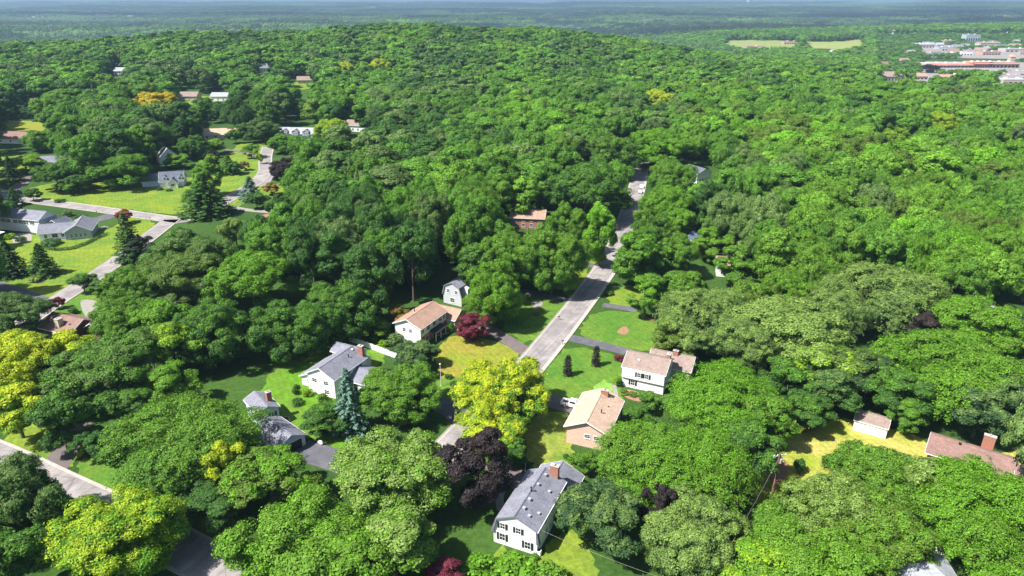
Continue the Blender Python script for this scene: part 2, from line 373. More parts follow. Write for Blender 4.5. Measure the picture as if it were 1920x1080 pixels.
# the street that runs up the middle and its bottom end under the trees
street = [(560,1180),(700,1010),(850,835),(930,755),(1016,664),(1145,495),(1172,425),(1190,370),(1205,305),(1212,270)]
road(street, 7.9, .55, True)
road([(-120,340),(-30,352),(30,372),(190,393),(322,412),(345,416),(420,380),(500,330),(496,300),(503,275)], 7.0)
road([(322,412),(270,452),(200,505),(100,568),(40,610),(-60,680)], 7.0)
road([(-80,828),(0,860),(110,915),(230,970),(390,1055),(560,1160),(640,1230)], 7.6)
sheet('turning_area', [(500,318),(520,322),(500,352),(470,345)], M['road'], .080)
drives = [([(905,612),(945,634),(1000,668)], 4.2, 'asphalt2'), ([(800,752),(840,762),(885,800)], 5.6, 'asphalt'), ([(968,545),(1010,552),(1085,568)], 3.4, 'asphalt'),
 ([(1050,485),(1090,492),(1125,502)], 3.2, 'asphalt'), ([(1080,462),(1120,467),(1152,475)], 2.6, 'concrete'), ([(1130,572),(1165,577),(1195,582)], 3.2, 'asphalt'),
 ([(1062,632),(1110,643),(1175,660)], 3.8, 'asphalt'), ([(930,722),(1000,742),(1100,772)], 5.2, 'asphalt2'), ([(880,830),(930,870),(1000,915)], 5.8, 'asphalt2'),
 ([(560,842),(620,860),(690,885),(780,940)], 6.2, 'asphalt'), ([(150,795),(125,840),(95,890)], 5.0, 'asphalt2'), ([(-60,520),(0,537),(80,565)], 5.0, 'asphalt'),
 ([(155,415),(185,412),(215,402)], 7.5, 'asphalt'), ([(95,452),(150,440),(200,425)], 3.0, 'path'), ([(430,388),(470,395),(510,398)], 3.4, 'path'),
 ([(420,280),(460,286),(500,300)], 3.4, 'asphalt2'), ([(180,515),(205,520),(235,510)], 3.5, 'asphalt2'), ([(2,375),(40,345),(60,330)], 5.5, 'asphalt2'),
 ([(940,958),(935,930),(950,905),(985,890)], 1.5, 'path'), ([(788,628),(805,632),(830,627),(860,618)], 1.1, 'path'), ([(1150,722),(1155,745),(1150,765)], 1.3, 'path')]
for k, (p, wd, mt) in enumerate(drives): ribbon('driveway' if wd > 2 else 'garden_path', p, wd, M[mt], .064 + .004*(k % 4) if wd > 2 else .062)
for p, mt in [([(995,565),(1010,562),(1020,568),(1010,580),(998,577)], 'path'), ([(1155,624),(1166,613),(1174,611),(1181,622),(1172,628),(1163,627)], 'mulch'),
              ([(1208,598),(1240,592),(1262,596),(1240,606)], 'mulch'), ([(1158,735),(1175,728),(1215,742),(1205,755),(1180,750)], 'mulch'),
              ([(1275,690),(1290,688),(1296,705),(1280,715)], 'path'), ([(1440,880),(1462,865),(1485,870),(1470,900),(1448,915)], 'mulch'),
              ([(150,560),(190,565),(200,590),(165,600),(152,580)], 'path'), ([(480,405),(520,398),(540,410),(500,416)], 'mulch'),
              ([(20,440),(60,435),(60,455),(25,460)], 'path')]:
    sheet('bed' if mt == 'mulch' else 'patio', p, M[mt], .06, smooth=2)
sheet('bed', [(55,515),(75,508),(92,520),(80,532),(60,532)], M['soil'], .06, smooth=2)
g = sheet('lawn', [(1115,735),(1118,718),(1135,712),(1148,722),(1152,742),(1135,747)], M['grass'], .066, (.20,.36,.06), (.16,.32,.05), 2)

# ------------------------------------------------------------------ crowns and trunks
def unit(a): return a / np.maximum(np.linalg.norm(a, axis=1, keepdims=True), 1e-6)
def quads(name, c, n, size, rng, asp=.62):
    k = len(c); n = unit(n); r = rng.normal(size=(k, 3)); t1 = unit(np.cross(n, r)); t2 = np.cross(n, t1)
    s = (size * rng.uniform(.6, 1.35, k))[:, None]
    V = np.stack([c + t1*s, c + t2*s*asp, c - t1*s, c - t2*s*asp], 1).reshape(-1, 3).astype(np.float32)
    me = bpy.data.meshes.new(name); me.vertices.add(4*k); me.vertices.foreach_set('co', V.ravel())
    me.loops.add(4*k); me.loops.foreach_set('vertex_index', np.arange(4*k, dtype=np.int32))
    me.polygons.add(k); me.polygons.foreach_set('loop_start', np.arange(0, 4*k, 4, dtype=np.int32))
    me.update(calc_edges=True); me.validate(); me.materials.append(M['leaf']); return me
def lobes(rng, K, R, Hc, e, lr, shape):
    """main limbs of a crown: a centre and a radius for each bough"""
    d = []; 
    while len(d) < K:
        q = unit(rng.normal(size=(1, 3)) + np.array([0, 0, .36]))[0]
        if all(np.dot(q, p) < math.cos(1.35/math.sqrt(K)*1.25) for p in d) or rng.uniform() < .04: d.append(q)
    d = np.array(d); c = d*e*(1 - lr*.72)*rng.uniform(.80, 1.22, K)[:, None]
    if shape == 'wide': c[:, 2] -= (np.hypot(c[:, 0], c[:, 1])/R)**2*Hc*.10
    if shape == 'tall': k = 1 - .45*np.clip(c[:, 2]/(Hc*.5), -1, 1); c[:, 0] *= k; c[:, 1] *= k
    k2 = 5 if K > 17 else 2; t = rng.uniform(0, 6.28) + np.arange(k2)*6.283/k2; q = .36 if k2 > 2 else .12   # inner boughs close the middle
    c = np.vstack([c, np.stack([R*q*np.cos(t), R*q*np.sin(t), e[2]*np.linspace(.42, .05, k2)], 1)]); d = np.vstack([d, np.stack([q*np.cos(t), q*np.sin(t), 1 + 0*t], 1)])
    rad = R*lr*rng.uniform(.74, 1.22, K + k2); rad[K:] = R*lr*1.2
    return c, d, rad
def broad(seed, R=6., H=15., zb=3., nc=170, nl=150, leaf=.22, shape='round', K=8, lr=.42, cs=(.75, 1.35)):
    """a crown of boughs, each bough a cluster of leafy clumps, so that dark gaps run between them"""
    rng = np.random.default_rng(seed); Hc = H - zb
    e = {'round': np.array([R, R, Hc*.54]), 'tall': np.array([R*.95, R*.95, Hc*.54]), 'wide': np.array([R, R, Hc*.48])}[shape]
    lc, ld, lrad = lobes(rng, K, R, Hc, e, lr, shape)
    li = rng.choice(len(lrad), nc, p=lrad**2/np.sum(lrad**2))
    d = unit(rng.normal(size=(nc, 3)) + ld[li]*.75 + np.array([0, 0, .35])); rc = rng.uniform(*cs, nc)*(R/6)**.35
    c = lc[li] + d*(lrad[li] - rc*.5)[:, None]*rng.uniform(.65, 1.08, nc)[:, None]*np.array([1, 1, .85]); c[:, 2] += zb + Hc*.50
    ii = np.repeat(np.arange(nc), nl); q = len(ii)
    dd = unit(rng.normal(size=(q, 3)) + np.array([0, 0, .45])); rr = rc[ii]*rng.uniform(.45, 1.05, q)**.5*(1 + .16*np.sin(15*dd[:, 0] + ii)*np.sin(11*dd[:, 1] + ii))
    p = c[ii] + dd*rr[:, None]*np.array([1, 1, .72])
    n = unit(dd)*1.0 + d[ii]*.3 + rng.normal(size=(q, 3))*.42 + np.array([0, 0, .12])
    return quads('crown', p, n, leaf, rng)
def feathery(seed, R=6.5, H=14., zb=3.5, nb=120, nl=80, leaf=.17, K=9, lr=.40):
    """fine-leaved arching sprays grouped on boughs (locust, willow-like maple)"""
    rng = np.random.default_rng(seed); Hc = H - zb; e = np.array([R, R, Hc*.48])
    lc, ld, lrad = lobes(rng, K, R, Hc, e, lr, 'wide'); li = rng.choice(len(lrad), nb, p=lrad**2/np.sum(lrad**2))
    d = unit(rng.normal(size=(nb, 3)) + ld[li]*.8 + np.array([0, 0, .45]))
    c = lc[li] + d*lrad[li][:, None]*rng.uniform(.6, 1.05, nb)[:, None]*np.array([1, 1, .8]); c[:, 2] += zb + Hc*.5
    hd = unit(np.stack([d[:, 0], d[:, 1], np.zeros(nb)], 1) + rng.normal(size=(nb, 3))*np.array([.35, .35, 0]))
    ii = np.repeat(np.arange(nb), nl); q = len(ii); s = rng.uniform(-.7, 1, q); ln = (rng.uniform(1.1, 2.2, nb)*(R/6.5)**.3)[ii]
    side = np.cross(hd, [0, 0, 1])[ii]
    p = c[ii] + hd[ii]*(s*ln)[:, None] + side*(rng.normal(size=q)*ln*.26*(1.1-np.abs(s)*.6))[:, None]
    p[:, 2] += -.42*ln*s**2 + rng.normal(size=q)*.2
    n = np.array([0, 0, .55]) + hd[ii]*(.7*s)[:, None] + rng.normal(size=(q, 3))*.5 + d[ii]*.6
    return quads('crown', p, n, leaf, rng, .5)
def spruce(seed, R=3.6, H=14., whorl=26, nb=11, nl=30, leaf=.26, pw=.85):
    rng = np.random.default_rng(seed); P, Nn = [], []
    for i in range(whorl):
        s = (i + .5)/whorl; z = .6 + (H - .6)*s; rad = R*(1 - s)**pw*rng.uniform(.88, 1.1) + .12
        k = max(5, int(nb*(1 - .5*s))); a0 = rng.uniform(0, 6.28)
        for j in range(k):
            a = a0 + 6.283*j/k + rng.normal()*.16; L = rad*rng.uniform(.75, 1.12); t = rng.uniform(.12, 1, nl)**.7
            dv = np.array([math.cos(a), math.sin(a)]); sd_ = np.array([-dv[1], dv[0]])
            w_ = rng.normal(size=nl)*.16*L*(1.15 - t)
            x = dv[0]*t*L + sd_[0]*w_; y = dv[1]*t*L + sd_[1]*w_; zz = z - .30*t*L + .16*L*t**3 + rng.normal(size=nl)*.07 - np.abs(w_)*.3
            P.append(np.stack([x, y, zz], 1)); Nn.append(np.stack([dv[0]*.5 + 0*t, dv[1]*.5 + 0*t, .9 + 0*t], 1) + rng.normal(size=(nl, 3))*.35)
    return quads('crown', np.concatenate(P), np.concatenate(Nn), leaf, rng, .45)
def bush(seed, R=1., H=1.3, nc=16, nl=60, leaf=.10):
    rng = np.random.default_rng(seed); d = unit(rng.normal(size=(nc, 3)) + np.array([0, 0, .4])); c = d*np.array([R*.62, R*.62, H*.36]); c[:, 2] += H*.5
    ii = np.repeat(np.arange(nc), nl); q = len(ii); dd = unit(rng.normal(size=(q, 3)) + np.array([0, 0, .3]))
    p = c[ii] + dd*(R*.40*rng.uniform(.7, 1.05, q))[:, None]; p[:, 2] = np.maximum(p[:, 2], .03)
    return quads('foliage', p, dd + rng.normal(size=(q, 3))*.3, leaf, rng, .7)
def trunk(seed, H=15., zb=3.5, r=.32, R=6., limbs=7):
    rnd = random.Random(seed); m = MB(); top = zb + (H - zb)*.45
    lean = (rnd.uniform(-.5, .5), rnd.uniform(-.5, .5))
    pt = lambda s: (lean[0]*s*s, lean[1]*s*s, top*s)
    m.tube([(0, 0, -.3), (0, 0, .25), pt(.3), pt(.65), pt(1)], [r*1.5, r*1.15, r*.9, r*.7, r*.35], 7)
    for i in range(limbs):
        s = rnd.uniform(.42, .95); b = pt(s); a = 6.283*i/limbs + rnd.uniform(-.4, .4); L = R*rnd.uniform(.5, .8)
        mid = (b[0] + math.cos(a)*L*.5, b[1] + math.sin(a)*L*.5, b[2] + L*.55); e = (b[0] + math.cos(a)*L, b[1] + math.sin(a)*L, b[2] + L*rnd.uniform(.6, 1.0))
        m.tube([b, mid, e], [r*.42, r*.28, r*.08], 5)
    me = m.mesh('trunk'); me.materials.append(M['bark']); return me
def mesh_z(me): 
    v = np.empty(len(me.vertices)*3, np.float32); me.vertices.foreach_get('co', v); v = v.reshape(-1, 3); return v
KIND = {}
def reg(k, crowns, trunks):
    out = []
    for c, t in zip(crowns, trunks):
        v = mesh_z(c); out.append((c, t, float(np.percentile(np.hypot(v[:, 0], v[:, 1]), 98.5)), float(v[:, 2].max())))
    KIND[k] = out
reg('r', [broad(s, nc=n, nl=150, K=k, lr=l) for s, n, k, l in ((1, 240, 13, .42), (2, 230, 11, .46), (3, 260, 15, .39), (4, 230, 10, .48), (5, 270, 17, .36))], [trunk(s) for s in range(5)])
reg('t', [broad(s, R=5, H=17, zb=3, nc=250, nl=140, leaf=.21, shape='tall', K=k, lr=.46) for s, k in ((11, 14), (12, 16), (13, 17))], [trunk(s, 17, 4, .34, 5) for s in range(11, 14)])
reg('w', [feathery(s, nb=430, nl=100, K=k) for s, k in ((21, 13), (22, 15), (23, 17))], [trunk(s, 14, 4, .34, 6.5, 9) for s in range(21, 24)])
reg('rr', [broad(s, R=10.5, H=16, nc=680, nl=150, leaf=.205, K=k, lr=.34) for s, k in ((6, 25), (7, 30))], [trunk(s, 15, 3.5, .5, 10, 9) for s in (6, 7)])
reg('ww', [feathery(s, R=11, H=16, nb=1000, nl=100, leaf=.19, K=k, lr=.32) for s, k in ((24, 28), (25, 33))], [trunk(s, 14, 4, .5, 10, 9) for s in (24, 25)])
reg('s', [spruce(s) for s in (31, 32, 33)], [trunk(s, 22, .8, .22, .5, 0) for s in range(31, 34)])
reg('b', [bush(s) for s in (41, 42, 43)], [None]*3)
reg('c', [spruce(51, R=1.15, H=5.4, whorl=22, nb=8, nl=22, leaf=.16, pw=.28)], [trunk(51, 8, .5, .10, .4, 0)])
# tints
T = dict(G=(.088,.200,.020), G2=(.124,.250,.022), DG=(.050,.122,.021), DB=(.038,.088,.028), BG=(.115,.262,.015), PG=(.19,.29,.06), GG=(.115,.19,.048),
         YG=(.20,.34,.018), Y=(.41,.47,.020), Y2=(.28,.39,.018), P=(.034,.026,.026), R=(.16,.028,.045), BS=(.14,.25,.19), O=(.36,.17,.04), GO=(.55,.38,.02), OL=(.105,.175,.022), W=(.55,.56,.5))
TREES = []; rnd = random.Random(7)
def put_tree(X, Y, Rw, H, kind, tint, tint2, label, cat='tree', group=None, name=None, tr=True):
    if kind in 'rtw' and Rw > 8.2: kind = 'ww' if kind == 'w' else 'rr'
    var = KIND[kind]; cme, tme, r0, h0 = var[rnd.randrange(len(var))]
    z = float(hgt(X, Y))
    nm = name or {'s': 'spruce_tree', 'b': 'shrub', 'c': 'columnar_conifer'}.get(kind, 'broadleaf_tree')
    if kind == 'b':
        o = bpy.data.objects.new(nm, cme); C.objects.link(o); o.location = (X, Y, z); o.rotation_euler = (0, 0, rnd.uniform(0, 6.28)); o.scale = (Rw/r0, Rw/r0, H/h0)
        o['tint'] = list(tint); o['tint2'] = list(tint2); tag(o, label, cat, group); return o
    r = root(nm, (X, Y, z), rnd.uniform(0, 6.28), label, cat, group); r.scale = (Rw/r0, Rw/r0, H/h0)
    o = bpy.data.objects.new('crown', cme); C.objects.link(o); o.parent = r
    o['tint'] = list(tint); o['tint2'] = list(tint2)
    if tr and tme: t = bpy.data.objects.new('trunk', tme); C.objects.link(t); t.parent = r
    TREES.append((X, Y, Rw)); return r
def tree(x, ytop, wpx, H, kind, tint, label, t2=None, **kw):
    X, Y = at(x, ytop + (6 if wpx > 60 else 2), H); d = math.sqrt(X*X + Y*Y + (CAM_H - H)**2)
    dep = Y*CP + (CAM_H - H)*SP
    if kind != 's':                                    # the outline's top may be the far rim of a wide crown
        Rw = wpx*dep/2560; c = [(X, Y)]
        for hh, bk in ((.88, .5), (.68, .8)):
            q = at(x, ytop + 2, H*hh); c.append((q[0]*(1 - Rw*bk/q[1]), q[1] - Rw*bk))
        X, Y = min(c, key=lambda q: q[1]); X = at(x, 540, 0)[0]*0 + (x-960)/1280*(Y*CP + (CAM_H-H*.6)*SP); dep = Y*CP + (CAM_H - H*.6)*SP
    a = T[tint]; b = T[t2] if t2 else tuple(c*rnd.uniform(1.05, 1.35) for c in a)
    put_tree(X, Y, wpx*dep/2560*(1.0 if kind == 's' else 1.07), H, kind, a, b, label, **kw)

# ------------------------------------------------------------------ houses
_wc = {}
def window(rt, x, y, ang, z, w=.9, h=1.25, shut=None, frame='whiteflat', parent=None, mull=True):
    """frame with glass inside it on a wall; ang = direction the wall faces; z = sill height"""
    key = (w, h, frame, mull)
    if key not in _wc:
        m = MB(); t = .09; dpt = .06
        m.box(-w/2-t, -dpt, -t, -w/2, .02, h+t); m.box(w/2, -dpt, -t, w/2+t, .02, h+t)
        m.box(-w/2, -dpt, h, w/2, .02, h+t); m.box(-w/2, -dpt, -t, w/2, .02, 0); m.box(-w/2-t*1.3, -dpt-.06, -t-.05, w/2+t*1.3, -dpt+.001, -t+.02)
        if mull: m.box(-w/2, -.045, h/2-.025, w/2, -.02, h/2+.025); m.box(-.02, -.043, 0, .02, -.018, h/2-.025); m.box(-.02, -.043, h/2+.025, .02, -.018, h)
        f = m.mesh('window'); f.materials.append(M[frame]); p = MB(); p.box(-w/2, -.02, 0, w/2, -.004, h); pm = p.mesh('pane'); pm.materials.append(M['glass'])
        _wc[key] = (f, pm)
    f, pm = _wc[key]
    o = link('window', f, rt); o.location = (x + .012*math.cos(ang), y + .012*math.sin(ang), z); o.rotation_euler = (0, 0, ang + math.pi/2)
    link('pane', pm, o)
    if shut:
        k = ('sh', h, shut)
        if k not in _wc:
            m = MB(); m.box(-.2, -.05, -.04, .2, 0, h+.04)
            for i in range(7): m.box(-.16, -.06, .05+i*(h-.1)/7, .16, -.049, .05+i*(h-.1)/7+.05)
            sm = m.mesh('shutter'); sm.materials.append(M[shut]); _wc[k] = sm
        for s in (-1, 1): q = link('shutter', _wc[k], o); q.location = (s*(w/2+.31), .0, 0)
    return o
def wins(rt, box, side, lst, **kw):
    x0, y0, W, L = box
    for s, z, *r in lst:
        w, h = (r + [.9, 1.25])[:2] if len(r) >= 2 else (.9, 1.25)
        if side == 'S': window(rt, x0+s, y0, -math.pi/2, z, w, h, **kw)
        if side == 'N': window(rt, x0+s, y0+L, math.pi/2, z, w, h, **kw)
        if side == 'W': window(rt, x0, y0+s, math.pi, z, w, h, **kw)
        if side == 'E': window(rt, x0+W, y0+s, 0, z, w, h, **kw)
def gable(rt, box, He, rise, wall, roof, axis='y', z0=0, oh=.4, trim='whiteflat', ridge=.5, th=.16, lower=None):
    x0, y0, W, L = box; a0, a1 = (x0, x0+W) if axis == 'y' else (y0, y0+L); b0, b1 = (y0, y0+L) if axis == 'y' else (x0, x0+W)
    mid = a0 + (a1-a0)*ridge; zr = He + rise
    m = MB(); zb = z0
    if lower: m2 = MB(); m2.box(x0-.02, y0-.02, z0, x0+W+.02, y0+L+.02, lower[0]); m2.build('lower_wall', M[lower[1]], rt); zb = z0
    m.prof([(a0, zb), (a1, zb), (a1, He), (mid, zr), (a0, He)], b0, b1, axis); m.build('wall', M[wall], rt)
    pl = rise/(mid-a0); pr = rise/(a1-mid)
    m = MB(); up = .03
    m.prof([(a0-oh, He-oh*pl+up), (mid, zr+up), (a1+oh, He-oh*pr+up), (a1+oh, He-oh*pr+up+th), (mid, zr+up+th), (a0-oh, He-oh*pl+up+th)][::-1], b0-oh, b1+oh, axis)
    ro = m.build('roof', M[roof], rt)
    e = .02                                   # fascia boards and gutters along the eaves, ridge cap
    for sx, p in ((a0-oh, pl), (a1+oh, pr)):
        m = MB(); zz = He - oh*p + up; q = (sx-.1, sx-.005) if sx < mid else (sx+.005, sx+.1)
        if axis == 'y': m.box(q[0], b0-oh-.01, zz-.06, q[1], b1+oh+.01, zz+.10)
        else: m.box(b0-oh-.01, q[0], zz-.06, b1+oh+.01, q[1], zz+.10)
        m.build('gutter', M[trim], ro)
    m = MB()
    if axis == 'y': m.box(mid-.14, b0-oh, zr+up+th-.06, mid+.14, b1+oh, zr+up+th+.03)
    else: m.box(b0-oh, mid-.14, zr+up+th-.06, b1+oh, mid+.14, zr+up+th+.03)
    m.build('ridge_cap', M[roof], ro)
    # white rake boards on the gable ends
    for b, s in ((b0-oh, -1), (b1+oh, 1)):
        c0, c1 = (b-.05, b-.004) if s < 0 else (b+.004, b+.05)
        m = MB(); m.prof([(a0-oh, He-oh*pl-.06), (mid, zr-.06), (a1+oh, He-oh*pr-.06), (a1+oh, He-oh*pr+up+th), (mid, zr+up+th), (a0-oh, He-oh*pl+up+th)][::-1], c0, c1, axis)
        m.build('rake_board', M[trim], ro)
    return ro
def hip(rt, box, He, rise, wall, roof, z0=0, oh=.5, inset=None):
    x0, y0, W, L = box; m = MB(); m.box(x0, y0, z0, x0+W, y0+L, He-.02); m.build('wall', M[wall], rt)
    a = (x0-oh, y0-oh); b = (x0+W+oh, y0+L+oh); k = inset if inset is not None else min(W, L)/2; z = He+rise
    if L >= W: r = [(x0+W/2, y0-oh+k, z), (x0+W/2, y0+L+oh-k, z)]; F = [(0,1,4), (1,2,5,4), (2,3,5), (3,0,4,5)]
    else: r = [(x0-oh+k, y0+L/2, z), (x0+W+oh-k, y0+L/2, z)]; F = [(0,1,5,4), (1,2,5), (2,3,4,5), (3,0,4)]
    m = MB(); m.add([(a[0],a[1],He), (b[0],a[1],He), (b[0],b[1],He), (a[0],b[1],He)] + r, F + [(3,2,1,0)])
    m.box(a[0]-.04, a[1]-.04, He-.14, b[0]+.04, b[1]+.04, He-.004)
    return m.build('roof', M[roof], rt)
def chimney(ro, x, y, z0, z1, sx=.9, sy=1.3, mat='redbrick'):
    m = MB(); m.box(x-sx/2, y-sy/2, z0, x+sx/2, y+sy/2, z1); c = m.build('chimney', M[mat], ro)
    m = MB(); m.box(x-sx/2-.08, y-sy/2-.08, z1+.003, x+sx/2+.08, y+sy/2+.08, z1+.14)
    m.tube([(x, y-sy*.2, z1+.143), (x, y-sy*.2, z1+.4)], .13); m.tube([(x, y+sy*.22, z1+.143), (x, y+sy*.22, z1+.36)], .13); m.build('chimney_cap', M['concrete'], c)
def vents(ro, pts, mat='whiteflat'):
    for x, y, z, k in pts:
        m = MB()
        if k == 'p': m.tube([(x, y, z-.2), (x, y, z+.75)], .11); m.tube([(x, y, z+.75), (x, y, z+.9)], .17)
        else: m.box(x-.2, y-.2, z-.15, x+.2, y+.2, z+.2); m.box(x-.25, y-.25, z+.203, x+.25, y+.25, z+.26)
        m.build('roof_vent', M['dark' if k == 'p' else mat], ro)
def door(rt, x, y, ang, w=1.0, h=2.1, mat='dark', name='door'):
    m = MB(); m.box(-w/2-.09, -.05, 0, w/2+.09, 0, h+.09); f = m.build('door_frame', M['whiteflat'], rt); f.location = (x, y, .12); f.rotation_euler = (0, 0, ang+math.pi/2)
    m = MB(); m.box(-w/2, -.075, .02, w/2, -.052, h); 
    n = max(1, int(w/1.1))
    for i in range(3):
        for j in range(n): m.box(-w/2+.12+j*w/n, -.09, .2+i*h/3.2, -w/2+w/n-.12+j*w/n, -.0765, .2+i*h/3.2+h/4.4)
    m.build(name, M[mat], f)
def house(px, z, ang, name, label, cat='house'):
    p = at(px[0], px[1], z); return root(name, p, R_(ang), label, cat)
S_, E_, N_, W_ = -math.pi/2, 0, math.pi/2, math.pi

# white gambrel colonial at the bottom
h = house((926.7, 1015.6), 0, -24, 'gambrel_house', 'white two-storey gambrel-ended house with grey shingle roof and dark shutters at the bottom centre')
Wd, Ld = 7.6, 13.0
m = MB(); m.prof([(0, 0), (Wd, 0), (Wd, 2.6), (Wd-.15, 5.1), (Wd/2, 6.7), (.7, 5.3), (0, 2.6)], 0, Ld); m.build('wall', M['white'], h)
m = MB(); m.prof([(-.5, 2.45), (0, 2.45), (.62, 5.15), (Wd/2, 6.74), (Wd+.22, 4.98), (Wd+.22, 5.14), (Wd/2, 6.94), (.45, 5.42)][::-1], -.35, Ld+.3)
ro = m.build('roof', M['r_grey'], h); m = MB(); m.box(Wd/2-.12, -.35, 6.9, Wd/2+.12, Ld+.3, 6.98); m.build('ridge_cap', M['r_dgrey'], ro)
m = MB(); m.box(Wd+.225, -.36, 4.93, Wd+.33, Ld+.31, 5.1); m.build('gutter', M['whiteflat'], ro)
for yy in (-.07, Ld-.3):
    m = MB(); m.prof([(Wd+.02, 2.5), (Wd+.5, 2.5), (Wd+.16, 4.92), (Wd-.1, 4.92)][::-1], yy-.25, yy+.35); m.build('roof_return', M['r_dgrey'], ro)
m = MB(); m.prof([(0, 2.42), (Wd, 2.42), (Wd, 2.54), (0, 2.54)][::-1], -.05, -.003); m.box(-.07, -.05, .1, .07, -.004, 2.4); m.box(Wd-.07, -.05, .1, Wd+.07, -.004, 2.4)
m.build('trim_board', M['whiteflat'], h)
wins(h, (0, 0, Wd, Ld), 'S', [(1.55, 3.35, .8, 1.1), (4.35, 3.35, .8, 1.1), (1.5, .95, .95, 1.35), (6.0, .85, .95, 1.35)], shut='dark')
wins(h, (0, 0, Wd-.08, Ld), 'E', [(1.6, 3.2, .55, .9), (4.0, 3.1, .9, 1.25), (6.9, 3.3, .6, .8), (10.6, 3.1, .9, 1.25)], shut=None)
wins(h, (0, 0, Wd, Ld), 'E', [(1.2, 1.0, .7, 1.0), (4.2, .9, 1.0, 1.3), (5.6, .9, .7, 1.3)], shut=None); door(h, Wd+.004, 8.3, 0, 1.9, 2.1, 'glass', 'sliding_door')
chimney(ro, Wd/2+1.9, Ld-.2, 4.6, 8.2, 1.5, .8); vents(ro, [(4.4, 2.2, 6.75, 'b'), (4.4, 4.5, 6.75, 'b'), (4.3, 8.6, 6.75, 'b'), (4.5, 11.5, 6.7, 'b'), (3.9, 6.4, 6.9, 'p'), (5.6, 1.5, 6.1, 'b'), (6.6, 3.2, 5.6, 'b'), (6.3, 8.7, 5.8, 'b')], 'r_lgrey')
gable(h, (1.3, Ld+.31, 7.6, 5.2), 2.8, 1.9, 'white', 'r_grey', 'y'); door(h, 1.29, Ld+2.8, W_, 3.6, 2.2, 'whiteflat', 'garage_door')
m = MB(); m.box(Wd+.02, 1.9, 0, Wd+.85, 2.7, .9); m.box(Wd+.1, 2.0, .903, Wd+.77, 2.6, .96); tagp = root('air_conditioner', at(1010, 1040), R_(-24), 'small white air conditioner box beside the bottom corner of the white gambrel house', 'air conditioner')
m = MB(); m.box(-.4, -.35, .05, .4, .35, .95); b_ = m.build('casing', M['whiteflat'], tagp); m = MB(); m.tube([(0, 0, .953), (0, 0, 1.0)], .3, 12); m.build('fan_grille', M['dark'], tagp)

# peach-roofed house
h = house((1058, 806), 3.2, -21.5, 'ranch_house', 'pink-walled house with a peach shingle roof beside the white pickup truck')
ro = gable(h, (.4, .4, 8.2, 12.8), 4.2, 1.9, 'pinkbrick', 'r_peach', 'y', oh=.5)
wins(h, (.4, .4, 8.2, 12.8), 'S', [(4.3, 2.2, 1.1, .8), (6.2, 2.2, 1.1, .8)])
wins(h, (.4, .4, 8.2, 12.8), 'E', [(2, 2.0, 1.4, 1.2), (6, 2.0, .9, 1.2), (10, 1.8, 1.8, 1.4)])
chimney(ro, 5.2, 11.6, 4.8, 7.0, 1.6, .7); vents(ro, [(6.2, 5.2, 5.4, 'p'), (6.6, 8.4, 5.2, 'b')], 'r_tan'); door(h, .39, 4.2, W_, 4.6, 2.2, 'whiteflat', 'garage_door')
# white colonial with brown roof right of the street
h = house((1166, 723), 0, -25, 'colonial_house', 'white colonial house with brown roof and black shutters right of the street')
ro = gable(h, (0, 0, 9.6, 8.2), 5.2, 1.9, 'white', 'r_brown', 'x', oh=.35, lower=None)
m = MB(); m.box(-.1, -.45, 2.75, 9.7, -.003, 5.1); m.box(-.1, -.47, 2.62, 9.7, -.0, 2.745); m.build('upper_storey', M['white'], h)
wins(h, (0, -.45, 9.6, 8.2), 'S', [(3.9, 3.45, .75, 1.1), (5.7, 3.45, .75, 1.1)], shut='dark'); wins(h, (0, 0, 9.6, 8.2), 'S', [(2.5, .8, .9, 1.3)], shut='dark')
wins(h, (0, 0, 9.6, 8.2), 'E', [(2, 3.2), (6, 3.2), (2.2, .9), (6.2, .9)]); wins(h, (0, 0, 9.6, 8.2), 'W', [(1.6, 3.2), (4.1, 3.2), (6.5, 3.2), (1.6, .9), (6.5, .9)], shut='dark'); door(h, -.004, 4.1, W_)
chimney(ro, 9.2, 5.2, 4.6, 7.9, .8, 1.4, 'redbrick'); vents(ro, [(3, 2.2, 6.3, 'b')])
ro = gable(h, (4.0, 8.25, 9.8, 7.0), 2.9, 2.0, 'cream', 'r_brown', 'x', oh=.4); chimney(ro, 9.6, 11.2, 3.4, 5.9, 1.2, .6)
m = MB(); m.box(6.2, 8.2, 0, 9.4, 8.24, .1); m.build('step', M['concrete'], h)
# white house with grey roof behind the blue spruce
h = house((576, 698), 5, -26, 'grey_roofed_house', 'white house with grey roof, brick chimney and low wings behind the blue spruce')
ro = gable(h, (0, 0, 7.6, 11.5), 5.0, 2.0, 'white', 'r_grey', 'y', oh=.35)
wins(h, (0, 0, 7.6, 11.5), 'S', [(1.9, 3.0, 1.2, .95), (5.2, 3.0, 1.2, .95), (5.2, .7, 1.2, 1.0)]); wins(h, (0, 0, 7.6, 11.5), 'E', [(3, 3.3), (5.2, 3.3), (8.8, 3.3, 2.2, .9), (3, .9), (5.2, .9)])
chimney(ro, 6.6, 11.3, 4.5, 7.9, 1.3, .8); vents(ro, [(4.6, 10.6, 6.7, 'b'), (5.5, 8.0, 6.1, 'p')])
r2 = gable(h, (-3.6, 1.6, 3.58, 10.2), 2.5, 1.4, 'white', 'r_grey', 'y', oh=.4, ridge=.92); vents(r2, [(-1.6, 8.5, 3.5, 'b')]); wins(h, (-3.6, 1.6, 3.5, 10), 'S', [(2.3, .9, 1.0, 1.1)])
m = MB(); m.box(-.2, 12.0, 0, 5.6, 15.8, 2.7); m.build('rear_wall', M['white'], h); r3 = gable(h, (-2.6, 11.6, 7.2, 4.0), 4.4, 1.2, 'white', 'r_grey', 'x', oh=.35)
gable(h, (7.62, 4.6, 6.2, 7.0), 2.6, 1.5, 'white', 'r_grey', 'x', oh=.4); door(h, 9.8, 4.59, S_)
